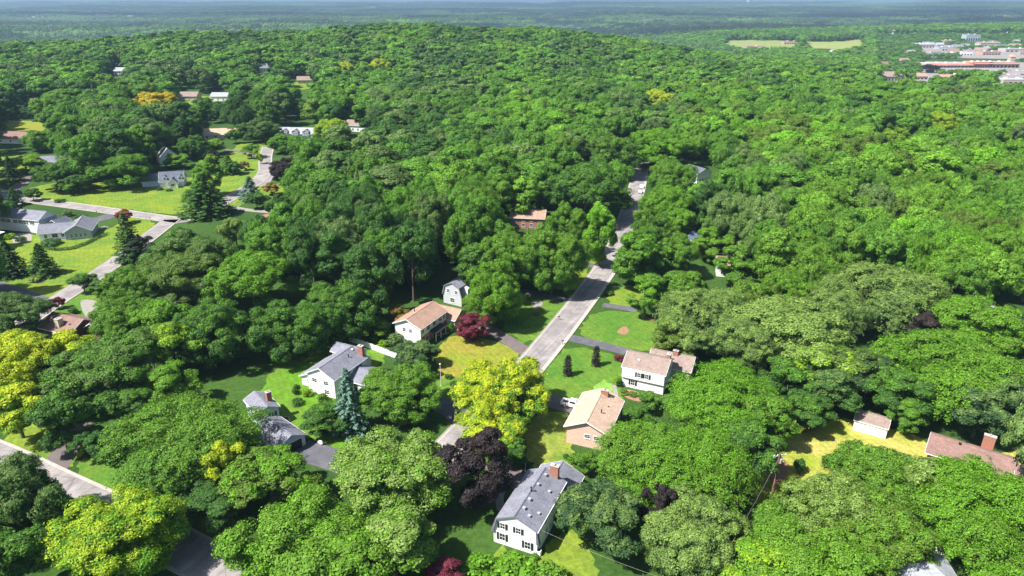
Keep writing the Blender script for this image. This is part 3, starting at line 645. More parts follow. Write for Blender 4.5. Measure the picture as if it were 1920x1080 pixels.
# tan-roofed house with brick ground floor
h = house((737, 605), 5.2, -27, 'tan_roofed_house', 'white two-storey house with tan roof and red brick ground floor left of the red maple')
ro = gable(h, (.3, .3, 8.0, 12.2), 5.2, 1.8, 'white', 'r_tan', 'y', oh=.45)
m = MB(); m.box(8.303, .3, 0, 8.42, 12.5, 2.5); m.build('brick_wall', M['redbrick'], h)
wins(h, (.3, .3, 8.0, 12.2), 'S', [(2.9, 3.3, .8, 1.0), (4.9, 3.3, .8, 1.0)]); wins(h, (.3, .3, 8.0, 12.2), 'E', [(1.0, 3.4), (3.6, 3.4, 1.3, 1.2), (6.4, 3.4, 1.3, 1.2), (9.4, 3.4, 1.3, 1.2), (11.2, 3.4)])
wins(h, (.3, .3, 8.125, 12.2), 'E', [(2.6, .8, 1.5, 1.2), (9.6, .8, 1.7, 1.3)]); door(h, 8.44, 6.3, 0)
m = MB(); m.prof([(8.43, 2.75), (10.5, 2.25), (10.5, 2.37), (8.43, 2.9)][::-1], 4.2, 9.6); pr = m.build('porch_roof', M['dark'], h)
for yy in (4.5, 6.9, 9.3): m = MB(); m.box(10.1, yy-.08, 0, 10.26, yy+.08, 2.28); m.build('porch_post', M['whiteflat'], h)
vents(ro, [(2.7, 6.0, 6.6, 'p')]); gable(h, (1.2, 12.97, 9.6, 6.2), 2.8, 1.8, 'tan', 'r_tan', 'x', oh=.4); door(h, 8.2, 12.96, S_, 3.8, 2.2, 'whiteflat', 'garage_door')
# grey barn-shaped house in the trees
h = house((832, 567), 0, -30, 'barn_roofed_house', 'small grey gambrel-roofed house in the trees behind the tan-roofed house')
m = MB(); m.prof([(0, 0), (6.4, 0), (6.4, 3.0), (5.6, 5.6), (3.2, 6.8), (.8, 5.6), (0, 3.0)], 0, 9); m.build('wall', M['palegrey'], h)
m = MB(); m.prof([(-.35, 2.9), (0, 2.9), (.72, 5.64), (3.2, 6.86), (5.68, 5.64), (6.4, 2.9), (6.75, 2.9), (5.9, 5.8), (3.2, 7.05), (.5, 5.8)][::-1], -.3, 9.3); ro = m.build('roof', M['r_grey'], h)
wins(h, (0, 0, 6.4, 9), 'S', [(1.8, 3.6, .8, 1.1), (4.6, 3.6, .8, 1.1), (3.2, .8, 1.4, 1.3)])
m = MB(); m.prof([(5.0, 2.6), (7.2, 2.4), (7.2, 4.9), (5.0, 5.8)], 2.2, 3.4); m.prof([(5.0, 2.6), (7.2, 2.4), (7.2, 4.9), (5.0, 5.8)], 5.4, 6.6); m.build('dormer', M['whiteflat'], ro)
wins(h, (0, 0, 7.2, 9), 'E', [(2.8, 3.3, .7, 1.1), (6.0, 3.3, .7, 1.1)]); wins(h, (0, 0, 6.42, 9), 'E', [(2, .8), (4.5, .8)]); gable(h, (.8, 9.35, 5.6, 5.5), 2.8, 1.7, 'greysiding', 'r_grey', 'y')
# house half hidden by the big round tree, open garage
h = house((483, 776), 4.0, -50, 'blue_walled_house', 'pale blue-walled house with brick chimney behind the wide feathery tree')
ro = gable(h, (-7, 0, 7, 4.4), 4.0, 1.0, 'bluesiding', 'r_grey', 'x', oh=.3); wins(h, (-7, 0, 7, 4.4), 'E', [(1.3, 2.2, .55, .9), (3.1, 2.2, .55, .9)], shut='dark'); chimney(ro, -2.6, 3.6, 3.4, 6.6, .9, 1.0)
h = house((521, 840), 2.5, -41, 'open_garage', 'pale blue open-fronted garage with grey roof at the head of the asphalt driveway', 'garage')
ro = gable(h, (-9, 0, 9, 6.0), 2.5, 1.5, 'bluesiding', 'r_grey', 'x', oh=.35); vents(ro, [(-5, 2.2, 3.5, 'b')])
m = MB(); m.box(.003, .9, .05, .03, 5.2, 2.15); m.build('dark_opening_panel', M['dark'], h)  # flat dark panel, its colour stands in for the shade inside the garage
for q in ((.003, .72, 0, .09, .897, 2.3), (.003, 5.203, 0, .09, 5.38, 2.3), (.003, .9, 2.153, .09, 5.2, 2.3)): m = MB(); m.box(*q); m.build('garage_frame', M['whiteflat'], h)
# shed on the dry lawn
h = house((1598, 806), 0, -33, 'garden_shed', 'white garden shed with brown roof on the dry lawn at the right', 'shed')
gable(h, (0, 0, 6.2, 4.4), 2.5, 1.2, 'white', 'r_brown', 'x', oh=.15); m = MB(); m.box(2.1, -.04, .08, 4.1, -.003, 2.2); m.build('shed_door', M['whiteflat'], h)
# brown-roofed house at the right edge, under the trees
h = house((1741, 845), 3.2, -37, 'brown_roofed_house', 'long red-brown roofed house with wide brick chimney beyond the shed')
ro = gable(h, (0, 0, 13.5, 7.5), 3.0, 1.9, 'redbrick', 'r_red', 'x', oh=.5); chimney(ro, 8.8, 6.9, 3.0, 6.4, 1.9, .8, 'redbrick'); vents(ro, [(5.5, 5.0, 4.6, 'b'), (4.5, 3.2, 4.8, 'b')], 'dark')
gable(h, (13.9, -1.2, 6.5, 7.5), 2.6, 1.6, 'redbrick', 'r_red', 'x', oh=.4); wins(h, (0, 0, 13.5, 7.5), 'S', [(2, .9), (6, .9, 1.6, 1.3), (10, .9)]); m = MB(); m.box(4.3, -3.2, 2.35, 4.45, 7.9, 2.5); m.build('trim_board', M['whiteflat'], h)
# grey roof at the bottom right
h = house((1676, 1105), 4.8, -8, 'light_grey_roofed_house', 'house with pale grey roof at the bottom right edge')
hip(h, (0, 0, 9.6, 7.5), 4.8, 1.8, 'white', 'r_lgrey'); wins(h, (0, 0, 9.6, 7.5), 'S', [(2, 3.0), (5, 3.0), (8, 3.0)])
# red-roofed house, left
h = house((72, 612), 3.0, -22, 'red_roofed_house', 'red-brown roofed ranch house behind the bright yellow trees at the left')
ro = gable(h, (.3, .3, 11, 8.5), 2.8, 2.3, 'brownwall', 'r_red', 'x', oh=.5); chimney(ro, 6.2, 1.6, 3.0, 5.6, 1.5, 1.4, 'tan'); vents(ro, [(2.2, 2.0, 3.9, 'b'), (9, 2.4, 4.1, 'b')], 'r_red')
gable(h, (11.35, 4.6, 5.4, 6.0), 2.7, 1.7, 'brownwall', 'r_red', 'y', oh=.4)
# grey houses, left edge
h = house((2, 430), 0, -15, 'long_grey_house', 'long two-storey white house with grey roof at the left edge beside the road')
ro = gable(h, (-2, 0, 22, 8.0), 5.3, 2.3, 'white', 'r_grey', 'x', oh=.4); chimney(ro, 7.5, 4.4, 6.8, 9.6, 1.0, 1.0, 'dark'); wins(h, (-2, 0, 22, 8), 'S', [(x, 3.3, 1.0, 1.3) for x in (2, 4.5, 7, 10.5, 13, 15.5, 18.5)], shut='dark')
m = MB(); m.box(20.003, .1, 0, 20.1, 7.9, 5.2); m.build('end_wall', M['greysiding'], h); gable(h, (20.2, 3.5, 5, 5.5), 3, 1.5, 'greysiding', 'r_dgrey', 'y')
hip(h, (-4, -13.5, 8, 7), 3.0, 1.8, 'white', 'r_grey'); m = MB(); m.box(4.6, -14.2, 2.5, 12.5, -8.2, 2.7); m.build('pergola_roof', M['whiteflat'], h)
h = house((76, 452), 0, 20, 'l_shaped_grey_house', 'low white and grey house with crossing gables beside the asphalt driveway at the left')
ro = gable(h, (0, 0, 11, 7.5), 3.0, 2.2, 'white', 'r_grey', 'x', oh=.5); gable(h, (9, -2.6, 8.6, 12.5), 3.2, 2.4, 'greysiding', 'r_grey', 'y', oh=.5); wins(h, (9, -2.6, 8.6, 12.5), 'S', [(2, .9, .7, 1.4), (3.5, .9, .7, 1.4), (5, .9, .7, 1.4), (6.5, .9, .7, 1.4)])
wins(h, (0, 0, 11, 7.5), 'S', [(2, .9), (5, .9, 1.8, 1.3), (7.6, .9)])
# cape cod with dark roof
h = house((305, 352), 0, 14, 'cape_house', 'white cape house with dark grey roof on the lawn beyond the side road')
ro = gable(h, (-1, 0, 10.5, 9.0), 3.0, 3.6, 'white', 'r_dgrey', 'x', oh=.4); wins(h, (-1, 0, 10.5, 9), 'E', [(3, .9), (6, .9), (4.4, 3.9)])
gable(h, (3.2, -2.6, 4.2, 5.2), 2.6, 2.0, 'white', 'r_dgrey', 'y', oh=.35); gable(h, (-9.5, 3.2, 9, 7), 2.8, 2.7, 'bluesiding', 'r_dgrey', 'x', oh=.4); wins(h, (3.2, -2.6, 4.2, 5.2), 'S', [(2.1, .9, 1.4, 1.2)])
for xx in (.8, 7.6):
    gable(h, (xx, .3, 1.7, 3.4), 4.6, .8, 'white', 'r_dgrey', 'y', z0=3.0, oh=.2); window(h, xx+.85, .3, S_, 3.6, .8, .9)
h = house((300, 308), 0, 35, 'steep_white_house', 'steep-gabled white house partly hidden by trees behind the cape house')
gable(h, (0, 0, 10, 9), 3.2, 4.8, 'whiteflat', 'r_lgrey', 'y', oh=.3); wins(h, (0, 0, 10, 9), 'S', [(3, 1), (7, 1), (5, 4.3)])
h = house((520, 262), 0, -6, 'dormered_house', 'long blue-grey two-storey house with three dormers beyond the side road')
ro = gable(h, (0, 0, 24, 9), 4.2, 3.0, 'bluesiding', 'r_lgrey', 'x', oh=.4)
for xx in (3.5, 10.5, 17.5): gable(h, (xx, -.8, 4.0, 4.5), 5.6, 1.0, 'greysiding', 'r_dgrey', 'y', z0=2.8, oh=.25); wins(h, (xx, -.8, 4.0, 4), 'S', [(1.2, 3.7, .9, 1.2), (2.8, 3.7, .9, 1.2)])
for k, (px, z, ang, W, L, He, ri, wl, rf, nm, lb) in enumerate([
 ((958, 428), 0, -8, 13, 8, 4.6, 2.2, 'redbrick', 'r_tan', 'woodland_house', 'tan-roofed house half hidden in the wood left of the street'),
 ((1306, 345), 0, 28, 9, 11, 5.0, 2.0, 'white', 'r_dgrey', 'woodland_house', 'white house with dark hip of roof in the trees right of the far street'),
 ((-20, 268), 0, -8, 24, 12, 3.0, 3.4, 'white', 'r_red', 'ranch_house', 'pinkish roofed ranch house at the left edge by the small field'),
 ((62, 318), 0, 15, 17, 10, 3.0, 2.8, 'tan', 'r_grey', 'ranch_house', 'grey-roofed ranch house behind the dark round trees on the left'),
 ((383, 262), 0, 12, 20, 10, 3.0, 3.0, 'cream', 'r_peach', 'ranch_house', 'peach-roofed ranch house behind small green trees beyond the side road'),
 ((396, 190), 0, 0, 17, 11, 4.2, 2.6, 'white', 'r_lgrey', 'far_house', 'white house with pale roof right of the brown one in the far trees'),
 ((333, 188), 0, 0, 17, 11, 3.6, 3.0, 'tan', 'r_brown', 'far_house', 'brown-roofed house beyond the orange-yellow tree'),
 ((648, 246), 0, -15, 15, 10, 4.2, 2.8, 'white', 'r_brown', 'far_house', 'brown-roofed house just right of the bright lime tree'),
 ((52, 198), 0, 5, 16, 10, 3.6, 2.8, 'white', 'r_brown', 'far_house', 'pale brown-roofed house among the far left trees'),
 ((215, 142), 0, 5, 15, 10, 5, 3.2, 'white', 'r_lgrey', 'far_house', 'pale-walled house in the far trees left of the orange-yellow tree'),
 ((488, 136), 0, 15, 12, 10, 5, 4, 'white', 'r_grey', 'far_house', 'small white gabled house far up the left woods'),
 ((558, 158), 0, 10, 18, 10, 4, 3, 'tan', 'r_brown', 'far_house', 'low brown house beside the far open lawn'),
 ((470, 198), 0, 10, 14, 10, 4, 3, 'white', 'r_blue', 'far_house', 'blue-white house in the trees above the dormered house'),
 ((632, 90), 0, 10, 14, 10, 6, 4, 'white', 'r_lgrey', 'far_house', 'tiny white house near the crest of the wooded ridge'),
 ((738, 130), 0, 10, 14, 10, 5, 3, 'white', 'r_lgrey', 'far_house', 'tiny pale house right of the two small yellow trees on the ridge'),
 ((1052, 322), 0, 10, 10, 9, 4.5, 2.5, 'cream', 'r_peach', 'woodland_house', 'cream house glimpsed through the trees just left of the far street'),
 ((1292, 428), 0, -20, 9, 8, 5.0, 2.2, 'cream', 'r_tan', 'woodland_house', 'tan and white house corner showing through the trees right of the street'),
 ((1302, 482), 0, 62, 8, 6, 4.6, 2.2, 'bluesiding', 'r_blue', 'woodland_house', 'blue-grey roofed house glimpsed between trees right of the street'),
 ((1343, 518), 0, -12, 5.5, 5, 4.2, 1.8, 'white', 'r_tan', 'woodland_house', 'small white house with tan roof in the trees right of the blue-grey one'),
 ((1885, 640), 0, 30, 8, 9, 4.6, 2.0, 'white', 'r_grey', 'edge_house', 'white house cut by the right edge behind the bright green trees')]):
    h = house(px, z, ang, nm, lb); hz = float(hgt(h.location.x, h.location.y)); h.location.z = hz
    ax = 'x' if W >= L else 'y'; gable(h, (0, 0, W, L), He, ri, wl, rf, ax, oh=.5)
    wins(h, (0, 0, W, L), 'S', [(x, .9, 1.1, 1.3) for x in np.linspace(1.8, W-1.8, 4)] + ([(x, 3.2, 1.1, 1.2) for x in np.linspace(1.8, W-1.8, 4)] if He > 4.4 and ax == 'x' else []))
# scattered far white and brown roofs in the valley beyond the ridge and to the right
far_spots = [(1432,60),(1488,52),(1500,33),(1505,45),(1577,37),(1608,34),(1632,47),(1662,62),(1880,34),(1872,60),(1580,106),(1620,108),(1560,100),(240,34),(200,36),(352,3),(695,16),(757,20),(880,25),
             (1010,36),(1250,48),(1258,50),(60,36),(48,74)]
for k, (x, y) in enumerate(far_spots):
    X, Y = at(x, y, 6); d = math.hypot(X, Y); s = 14 + d/260
    place = 'in the far hazy suburb at the right' if x > 1300 else ('in the blue valley at the left' if x < 600 else 'in the blue valley behind the ridge')
    fz = sorted(q for q in far_spots if (q[0] > 1300) == (x > 1300) and (q[0] < 600) == (x < 600)); on = ['leftmost','second','third','fourth','fifth','sixth','seventh','eighth','ninth','tenth','eleventh','twelfth','thirteenth','fourteenth','fifteenth'][fz.index((x, y))]
    h = root('distant_house', (X, Y, float(hgt(X, Y))), R_(rnd.uniform(-40, 40)), (f'{on} tiny pale distant house {place}' if on == 'leftmost' else f'tiny pale distant house, {on} from the left {place}'), 'house', 'distant houses ' + place)
    hh = 7 + d/700; gable(h, (0, 0, s, s*.55), hh, hh*.45, 'whiteflat', rnd.choice(['r_lgrey', 'whiteflat', 'r_brown']), 'x', oh=.6)
def side(pf, y0, y1): return [(x, y0, z) for x, z in pf], [(x, y1, z) for x, z in pf]
def prof_x(mb, pf, y0, y1):
    n = len(pf); A, B = side(pf, y0, y1); mb.add(A + B, [tuple(range(n)), tuple(range(2*n-1, n-1, -1))] + [(i, i+n, (i+1) % n+n, (i+1) % n) for i in range(n)])
# shops and town buildings on the right
def shop(px, W, L, He, wall, roof, label, ang=0, name='shop_building', cat='shop', bays=8, canopy=None, units=3, rise=0):
    X, Y = at(*px); h = root(name, (X, Y, float(hgt(X, Y))), R_(ang), label, cat); z = -3
    if rise: ro = gable(h, (0, 0, W, L), He, rise, wall, roof, 'x', z0=z, oh=.8)
    else:
        m = MB(); m.box(0, 0, z, W, L, He); m.build('wall', M[wall], h); m = MB(); m.box(.5, .5, He+.003, W-.5, L-.5, He+.25); ro = m.build('roof', M[roof], h)
        m = MB(); m.box(-.15, -.15, He-.6, W+.15, .45, He+.7); m.box(-.15, L-.4, He+.004, W+.15, L+.15, He+.7); m.build('parapet', M[wall], h)
    for i in range(units): m = MB(); q = W*(i+.6)/(units+.3); m.box(q, L*.5, He+.26+rise*.7, q+3, L*.5+3, He+2.0+rise*.7); m.build('roof_unit', M['whiteflat'], ro)
    for i in range(bays): window(h, W*(i+.5)/bays, 0, S_, .6, W/bays*.6, He*.45, mull=False)
    if canopy: m = MB(); m.prof([(-3.5, He-2.2), (-.16, He-1.0), (-.16, He-.7), (-3.5, He-1.9)], 1, W-1, 'x'); m.build('canopy', M[canopy], h)
    return h
shop((1734, 128), 85, 30, 7, 'beige', 'beige', 'long beige shop row with red-brown canopy left of the red-fronted shop', canopy='redroof', bays=14, units=5)
shop((1822, 128), 34, 30, 9, 'redroof', 'orange', 'red-fronted shop in the middle of the shopping row', canopy='redroof')
shop((1852, 128), 52, 28, 9, 'beige', 'orange', 'beige shop with orange roof at the right end of the row', canopy='redroof')
h = shop((1891, 126), 8, 8, 16, 'beige', 'orange', 'beige clock-tower-like block at the right end of the shopping row', name='tower_building', cat='tower', bays=2, units=0); m = MB(); m.add([(-.6,-.6,16.8),(8.6,-.6,16.8),(8.6,8.6,16.8),(-.6,8.6,16.8),(4,4,22)], [(0,1,4),(1,2,4),(2,3,4),(3,0,4),(3,2,1,0)]); m.build('spire', M['orange'], h)
shop((1652, 152), 34, 26, 6, 'beige', 'r_brown', 'brown-roofed building with beige gable nearest the wood below the shops', rise=5, units=0)
shop((1684, 150), 40, 24, 5, 'orange', 'r_tan', 'orange-brick building with tan roof beside the brown-roofed one below the shops', rise=3, units=1)
shop((1768, 152), 44, 22, 5, 'orange', 'r_tan', 'low orange-brick building in the car park below the shops', rise=2.5, units=1)
shop((1880, 158), 50, 24, 5, 'beige', 'r_lgrey', 'pale flat building at the right edge below the shops', units=3)
for px, W, L, He, wl, rf, lb in [((1718, 90), 45, 25, 8, 'beige', 'r_lgrey', 'long pale office with grey roof beyond the shops'), ((1760, 96), 40, 25, 8, 'greysiding', 'r_grey', 'grey office block right of the long pale office'),
   ((1810, 78), 40, 22, 18, 'greysiding', 'r_dgrey', 'tall dark glazed office block in the far town'), ((1838, 88), 50, 25, 9, 'beige', 'r_brown', 'brown-roofed hall right of the tall dark office'),
   ((1790, 104), 36, 20, 6, 'white', 'r_grey', 'low white and grey building directly behind the shops'), ((1842, 104), 40, 22, 7, 'orange', 'r_brown', 'orange-brick building behind the red-fronted shop'),
   ((1885, 98), 60, 25, 7, 'beige', 'r_lgrey', 'long pale building at the right edge behind the shops'), ((1862, 64), 46, 22, 8, 'orange', 'r_brown', 'brown hall on the far slope above the town'),
   ((1770, 82), 30, 20, 8, 'orange', 'r_brown', 'small brick building left of the tall dark office'), ((1470, 84), 40, 20, 8, 'orange', 'r_brown', 'brick farm building between the two dry fields'),
   ((1400, 92), 60, 18, 6, 'orange', 'r_brown', 'long low brick building in front of the left dry field'), ((1492, 72), 24, 18, 9, 'beige', 'r_lgrey', 'pale barn at the back of the dry fields')]:
    shop(px, W, L, He, wl, rf, lb, bays=6, units=2 if He > 6 else 1, ang=rnd.uniform(-8, 8), name='town_building', cat='building', rise=2.5 if 'roof' in lb else 0)
cmats = [M['carwhite'], M['metal'], M['dark'], M['redroof']]; k = 0; ow = ['nearest', 'second', 'third', 'fourth']
for row, y in enumerate((164, 152, 142, 134)):
    for j in range(9):
        x = 1806 + j*13 + row*3
        if rnd.random() < .2: continue
        X, Y = at(x, y); zz = float(hgt(X, Y)) + .95
        t = root('parked_car', (X, Y, zz), R_(90 + rnd.uniform(-4, 4)), f'car in the {ow[row]} row of the shopping car park', 'car', 'cars in the shopping car park'); t['label'] = f'{["white","silver","black","red"][k%4]} car, {["first","second","third","fourth","fifth","sixth","seventh","eighth","ninth"][j]} along the {ow[row]} row of the shopping car park'
        mb = MB(); prof_x(mb, [(-2.2, .3), (2.2, .3), (2.25, .75), (1.3, .95), (.6, 1.45), (-1.1, 1.45), (-1.9, 1.0), (-2.25, .95)], -.9, .9); mb.build('body', cmats[k % 4], t); k += 1
tv = [(1728,86),(1745,102),(1756,88),(1775,100),(1802,90),(1826,98),(1848,96),(1858,84),(1870,92),(1893,90),(1905,82),(1912,104),(1786,92),(1690,120),(1705,104),(1640,128)]
for k, (x, y) in enumerate(tv):
    X, Y = at(x, y); h = root('town_house', (X, Y, float(hgt(X, Y))), R_(rnd.uniform(-30, 30)), '', 'house', 'small houses of the far town'); wl = rnd.choice(['beige', 'greysiding', 'orange']); rf = ['r_grey', 'r_brown', 'r_lgrey', 'r_red'][k % 4]
    W_h = rnd.uniform(16, 30); gable(h, (0, 0, W_h, 12), 6, 4, wl, rf, 'x', z0=-3, oh=.6); wins(h, (0, 0, W_h, 12), 'S', [(q, 1.5, 1.6, 2) for q in np.linspace(2.5, W_h-2.5, 4)], mull=False)
    kk = sorted(tv).index((x, y)); h['label'] = f"{['grey','brown','pale','red-brown'][k%4]}-roofed small town house beyond the shops, {['leftmost','second','third','fourth','fifth','sixth','seventh','eighth','ninth','tenth','eleventh','twelfth','thirteenth','fourteenth','fifteenth','rightmost'][kk]} counting from the left"
for k, (x, y, hh, lb) in enumerate([(1724, 20, 55, 'thin tall lattice mast on the far right skyline'), (1522, 22, 50, 'thin tall lattice mast above the dry fields')]):
    X, Y = at(x, y); t = root('radio_mast', (X, Y, float(hgt(X, Y))), 0, lb, 'mast'); m = MB(); m.tube([(0, 0, -2), (0, 0, hh)], [2.2, .8], 6); m.build('mast_pole', M['whiteflat'], t); m = MB(); m.tube([(0, 0, hh), (0, 0, hh+8)], .5, 6); m.build('antenna', M['metal'], t)
X, Y = at(1402, 10); t = root('water_tower', (X, Y, float(hgt(X, Y))), 0, 'white water tower on the far horizon right of centre', 'water tower')
m = MB(); m.tube([(0, 0, -3), (0, 0, 6), (0, 0, 45)], [14, 8, 7], 14); m.build('stem', M['whiteflat'], t); m = MB(); m.tube([(0, 0, 45), (0, 0, 52), (0, 0, 62), (0, 0, 70), (0, 0, 74)], [8, 22, 27, 20, 4], 18); m.build('tank', M['whiteflat'], t)

# ------------------------------------------------------------------ smaller things
# pickup truck
X, Y = at(1075, 763); tk = root('pickup_truck', (X, Y, 0.034), R_(-25), 'white pickup truck parked on the driveway by the peach-roofed house', 'pickup truck')
m = MB(); m.prof([(-2.7, .45), (2.65, .45), (2.7, .95), (2.45, 1.1), (1.35, 1.16), (-.95, 1.16), (-2.65, 1.16), (-2.72, .8)], -.92, .92, 'x')
sw = MB()
m2 = MB(); pf = [(-2.7, .45), (2.6, .45), (2.7, .65), (2.68, .98), (2.35, 1.12), (1.35, 1.18), (-.95, 1.18), (-.95, .72), (-2.6, .72), (-2.6, 1.18), (-2.72, 1.18)]
prof_x(m2, pf, -.92, .92); body = m2.build('body', M['carwhite'], tk)
m3 = MB(); m3.box(-2.6, -.921, .73, -.96, -.84, 1.2); m3.box(-2.6, .84, .73, -.96, .921, 1.2); m3.build('bed_side', M['carwhite'], body)
m3 = MB(); m3.box(-2.58, -.83, .723, -.97, .83, .75); m3.build('bed_floor', M['dark'], body)
m4 = MB(); A = [(-.95, 1.18), (1.35, 1.18), (.65, 1.80), (-.75, 1.82)]; V = [(A[0][0], -.88, A[0][1]), (A[1][0], -.88, A[1][1]), (A[1][0], .88, A[1][1]), (A[0][0], .88, A[0][1]), (A[3][0], -.72, A[3][1]), (A[2][0], -.72, A[2][1]), (A[2][0], .72, A[2][1]), (A[3][0], .72, A[3][1])]
m4.add(V, [(3,2,1,0),(4,5,6,7),(0,1,5,4),(1,2,6,5),(2,3,7,6),(3,0,4,7)]); cab = m4.build('cab', M['carwhite'], tk)
def quad_on(p, ins, off, name, par):
    P = [Vector(q) for q in p]; c = sum(P, Vector())/4; n = (P[1]-P[0]).cross(P[2]-P[0]).normalized()
    m = MB(); V = [c + (q-c)*ins + n*off for q in P]; m.add(V, [(0,1,2,3)]); return m.build(name, M['glass'], par)
quad_on([V[1], V[2], V[6], V[5]], .84, .006, 'windscreen', cab); quad_on([V[3], V[0], V[4], V[7]], .75, .006, 'rear_window', cab)
quad_on([V[0], V[1], V[5], V[4]], .76, .006, 'side_window', cab); quad_on([V[2], V[3], V[7], V[6]], .76, .006, 'side_window', cab)
for x in (1.7, -1.75):
    for y in (-.82, .82):
        s = 1 if y > 0 else -1
        m = MB(); m.tube([(x, y-.12, .36), (x, y+.14*s if s > 0 else y+.12, .36)], .36, 18); wh = m.build('wheel', M['rubber'], tk); m = MB(); m.tube([(x, y+s*.13, .36), (x, y+s*.16, .36)], .2, 12); m.build('rim', M['metal'], wh)
for y in (-.7, .7): m = MB(); m.box(2.62, y-.16, .78, 2.71, y+.16, .95); m.build('headlight', M['metal'], tk)
m = MB(); m.box(2.66, -.85, .47, 2.8, .85, .64); m.box(-2.86, -.85, .47, -2.73, .85, .64); m.build('bumper', M['metal'], tk)
# parked cars far along the shaded street
def car(px, ang, mat, label, group=None):
    X, Y = at(*px); t = root('parked_car', (X, Y, .03), R_(ang), label, 'car', group); m = MB()
    prof_x(m, [(-2.2, .3), (2.2, .3), (2.25, .7), (1.3, .92), (.6, 1.4), (-1.1, 1.42), (-1.9, .98), (-2.25, .9)], -.88, .88); b = m.build('body', mat, t)
    m = MB(); prof_x(m, [(-1.75, .98), (1.2, .93), (.62, 1.33), (-1.08, 1.35)], -.89, .89); m.build('side_window', M['glass'], t)
    for y in (-.75, .75):
        for x in (-1.4, 1.4): m = MB(); m.tube([(x, y-.12, .32), (x, y+.15, .32)], .32, 14); m.build('wheel', M['rubber'], t)
car((1203, 352), 80, M['carwhite'], 'white car parked at the far right kerb of the shaded street'); car((1200, 362), 80, M['metal'], 'silver car parked just in front of the white one on the shaded street')
# utility pole with crossarm, transformer and wires
X, Y = at(1447, 935); up_ = root('utility_pole', (X, Y, 0), R_(10), 'brown wooden utility pole with white-tipped crossarm on the dry lawn', 'utility pole'); PZ = 9.8
m = MB(); m.tube([(0, 0, -.3), (0, 0, PZ)], [.19, .13], 10); m.build('pole', M['wood'], up_); m = MB(); m.box(-1.2, -.07, PZ-.5, 1.2, .07, PZ-.36); ca = m.build('crossarm', M['concrete'], up_)
for x in (-1.05, -.4, .4, 1.05): m = MB(); m.tube([(x, 0, PZ-.36), (x, 0, PZ-.15)], [.06, .1], 8); m.build('insulator', M['whiteflat'], ca)
m = MB(); m.tube([(.34, 0, PZ-2.0), (.34, 0, PZ-1.1)], .24, 12); m.build('transformer', M['metal'], up_)
def wire(a, b, sag, label, grp='service wires'):
    a = Vector(a); b = Vector(b); m = MB(); m.tube([a.lerp(b, t) - Vector((0, 0, 4*sag*t*(1-t))) for t in np.linspace(0, 1, 15)], .012, 5)
    tag(m.build('power_line', M['concrete'], None), label, 'power line', grp)
wire((X, Y, PZ-.6), (X-16, Y-22, 7.5), .5, 'thin power line falling left from the utility pole on the dry lawn'); wire((X, Y, PZ-3), (X-3.2, Y-5.5, .1), .0, 'taut guy wire beside the utility pole on the dry lawn')
hx, hy = at(1003, 990, 4.8); wire((hx+.3, hy, 4.8), (hx+27, hy-17, 7.6), .9, 'thin service wire leaving the corner of the white gambrel house')
# tall thin white pole
def lamp(px, hh, label, cat='lamp post', mat='whiteflat', name='lamp_post'):
    X, Y = at(*px); t = root(name, (X, Y, 0), 0, label, cat); m = MB(); m.tube([(0, 0, 0), (0, 0, .3), (0, 0, .32), (0, 0, hh)], [.1, .1, .06, .045], 8); m.build('post', M[mat], t); m = MB(); m.tube([(0, 0, hh), (0, 0, hh+.08), (0, 0, hh+.32), (0, 0, hh+.42)], [.06, .16, .2, .05], 8); m.build('lamp_head', M['whiteflat'], t)
lamp((827, 724), 5.6, 'tall thin white pole at the edge of the yellowing lawn'); lamp((985, 885), 2.3, 'short white lamp post by the driveway behind the gambrel house')
# mailboxes
for px, lb in [((1055, 646), 'mailbox at the right kerb by the dark driveway'), ((1138, 543), 'mailbox on the right kerb just beyond the tree shadow'), ((1048, 600), 'mailbox at the left kerb beside the shaded lawn'), ((1126, 482), 'mailbox at the left kerb between the two small bright lawns'),
               ((182, 401), 'mailbox on the side road before the grey houses'), ((52, 566), 'mailbox at the mouth of the driveway on the lower left road'), ((282, 413), 'mailbox near the junction of the side roads'), ((935, 693), 'mailbox at the left kerb behind the tall yellow tree')]:
    X, Y = at(*px); t = root('mailbox', (X, Y, 0), R_(60), lb, 'mailbox'); m = MB(); m.box(-.05, -.05, 0, .05, .05, 1.0); m.build('post', M['wood'], t)
    m = MB(); m.prof([(-.13, 1.0), (.13, 1.0), (.13, 1.18), (.07, 1.27), (-.07, 1.27), (-.13, 1.18)], -.28, .28); m.build('box', M['dark'], t)
# raised bed on the lawn
X, Y = at(528, 791); t = root('raised_bed', (X, Y, 0), R_(38), 'raised wooden garden bed of brown soil on the lawn behind the open garage', 'garden bed')
m = MB()
for b in ((-1.7, -.8, 0, 1.7, -.7, .42), (-1.7, .7, 0, 1.7, .8, .42), (-1.7, -.7, 0, -1.6, .7, .42), (1.6, -.7, 0, 1.7, .7, .42)): m.box(*b)
m.build('frame', M['tan'], t); m = MB(); m.box(-1.6, -.7, 0, 1.6, .7, .36); m.build('soil', M['soil'], t)
X, Y = at(602, 833); m = MB(); m.tube([(0, -.7, .35), (0, -.5, .35), (0, .5, .35), (0, .7, .35)], [.15, .4, .4, .15], 12); t = root('garden_tank', (X, Y, .1), R_(50), 'small white rounded tank on the ground under the round tree by the driveway', 'tank'); m.build('tank', M['whiteflat'], t)
m = MB(); m.box(-.1, -.45, -.1, .1, -.35, .1); m.box(-.1, .35, -.1, .1, .45, .1); m.build('foot', M['concrete'], t)
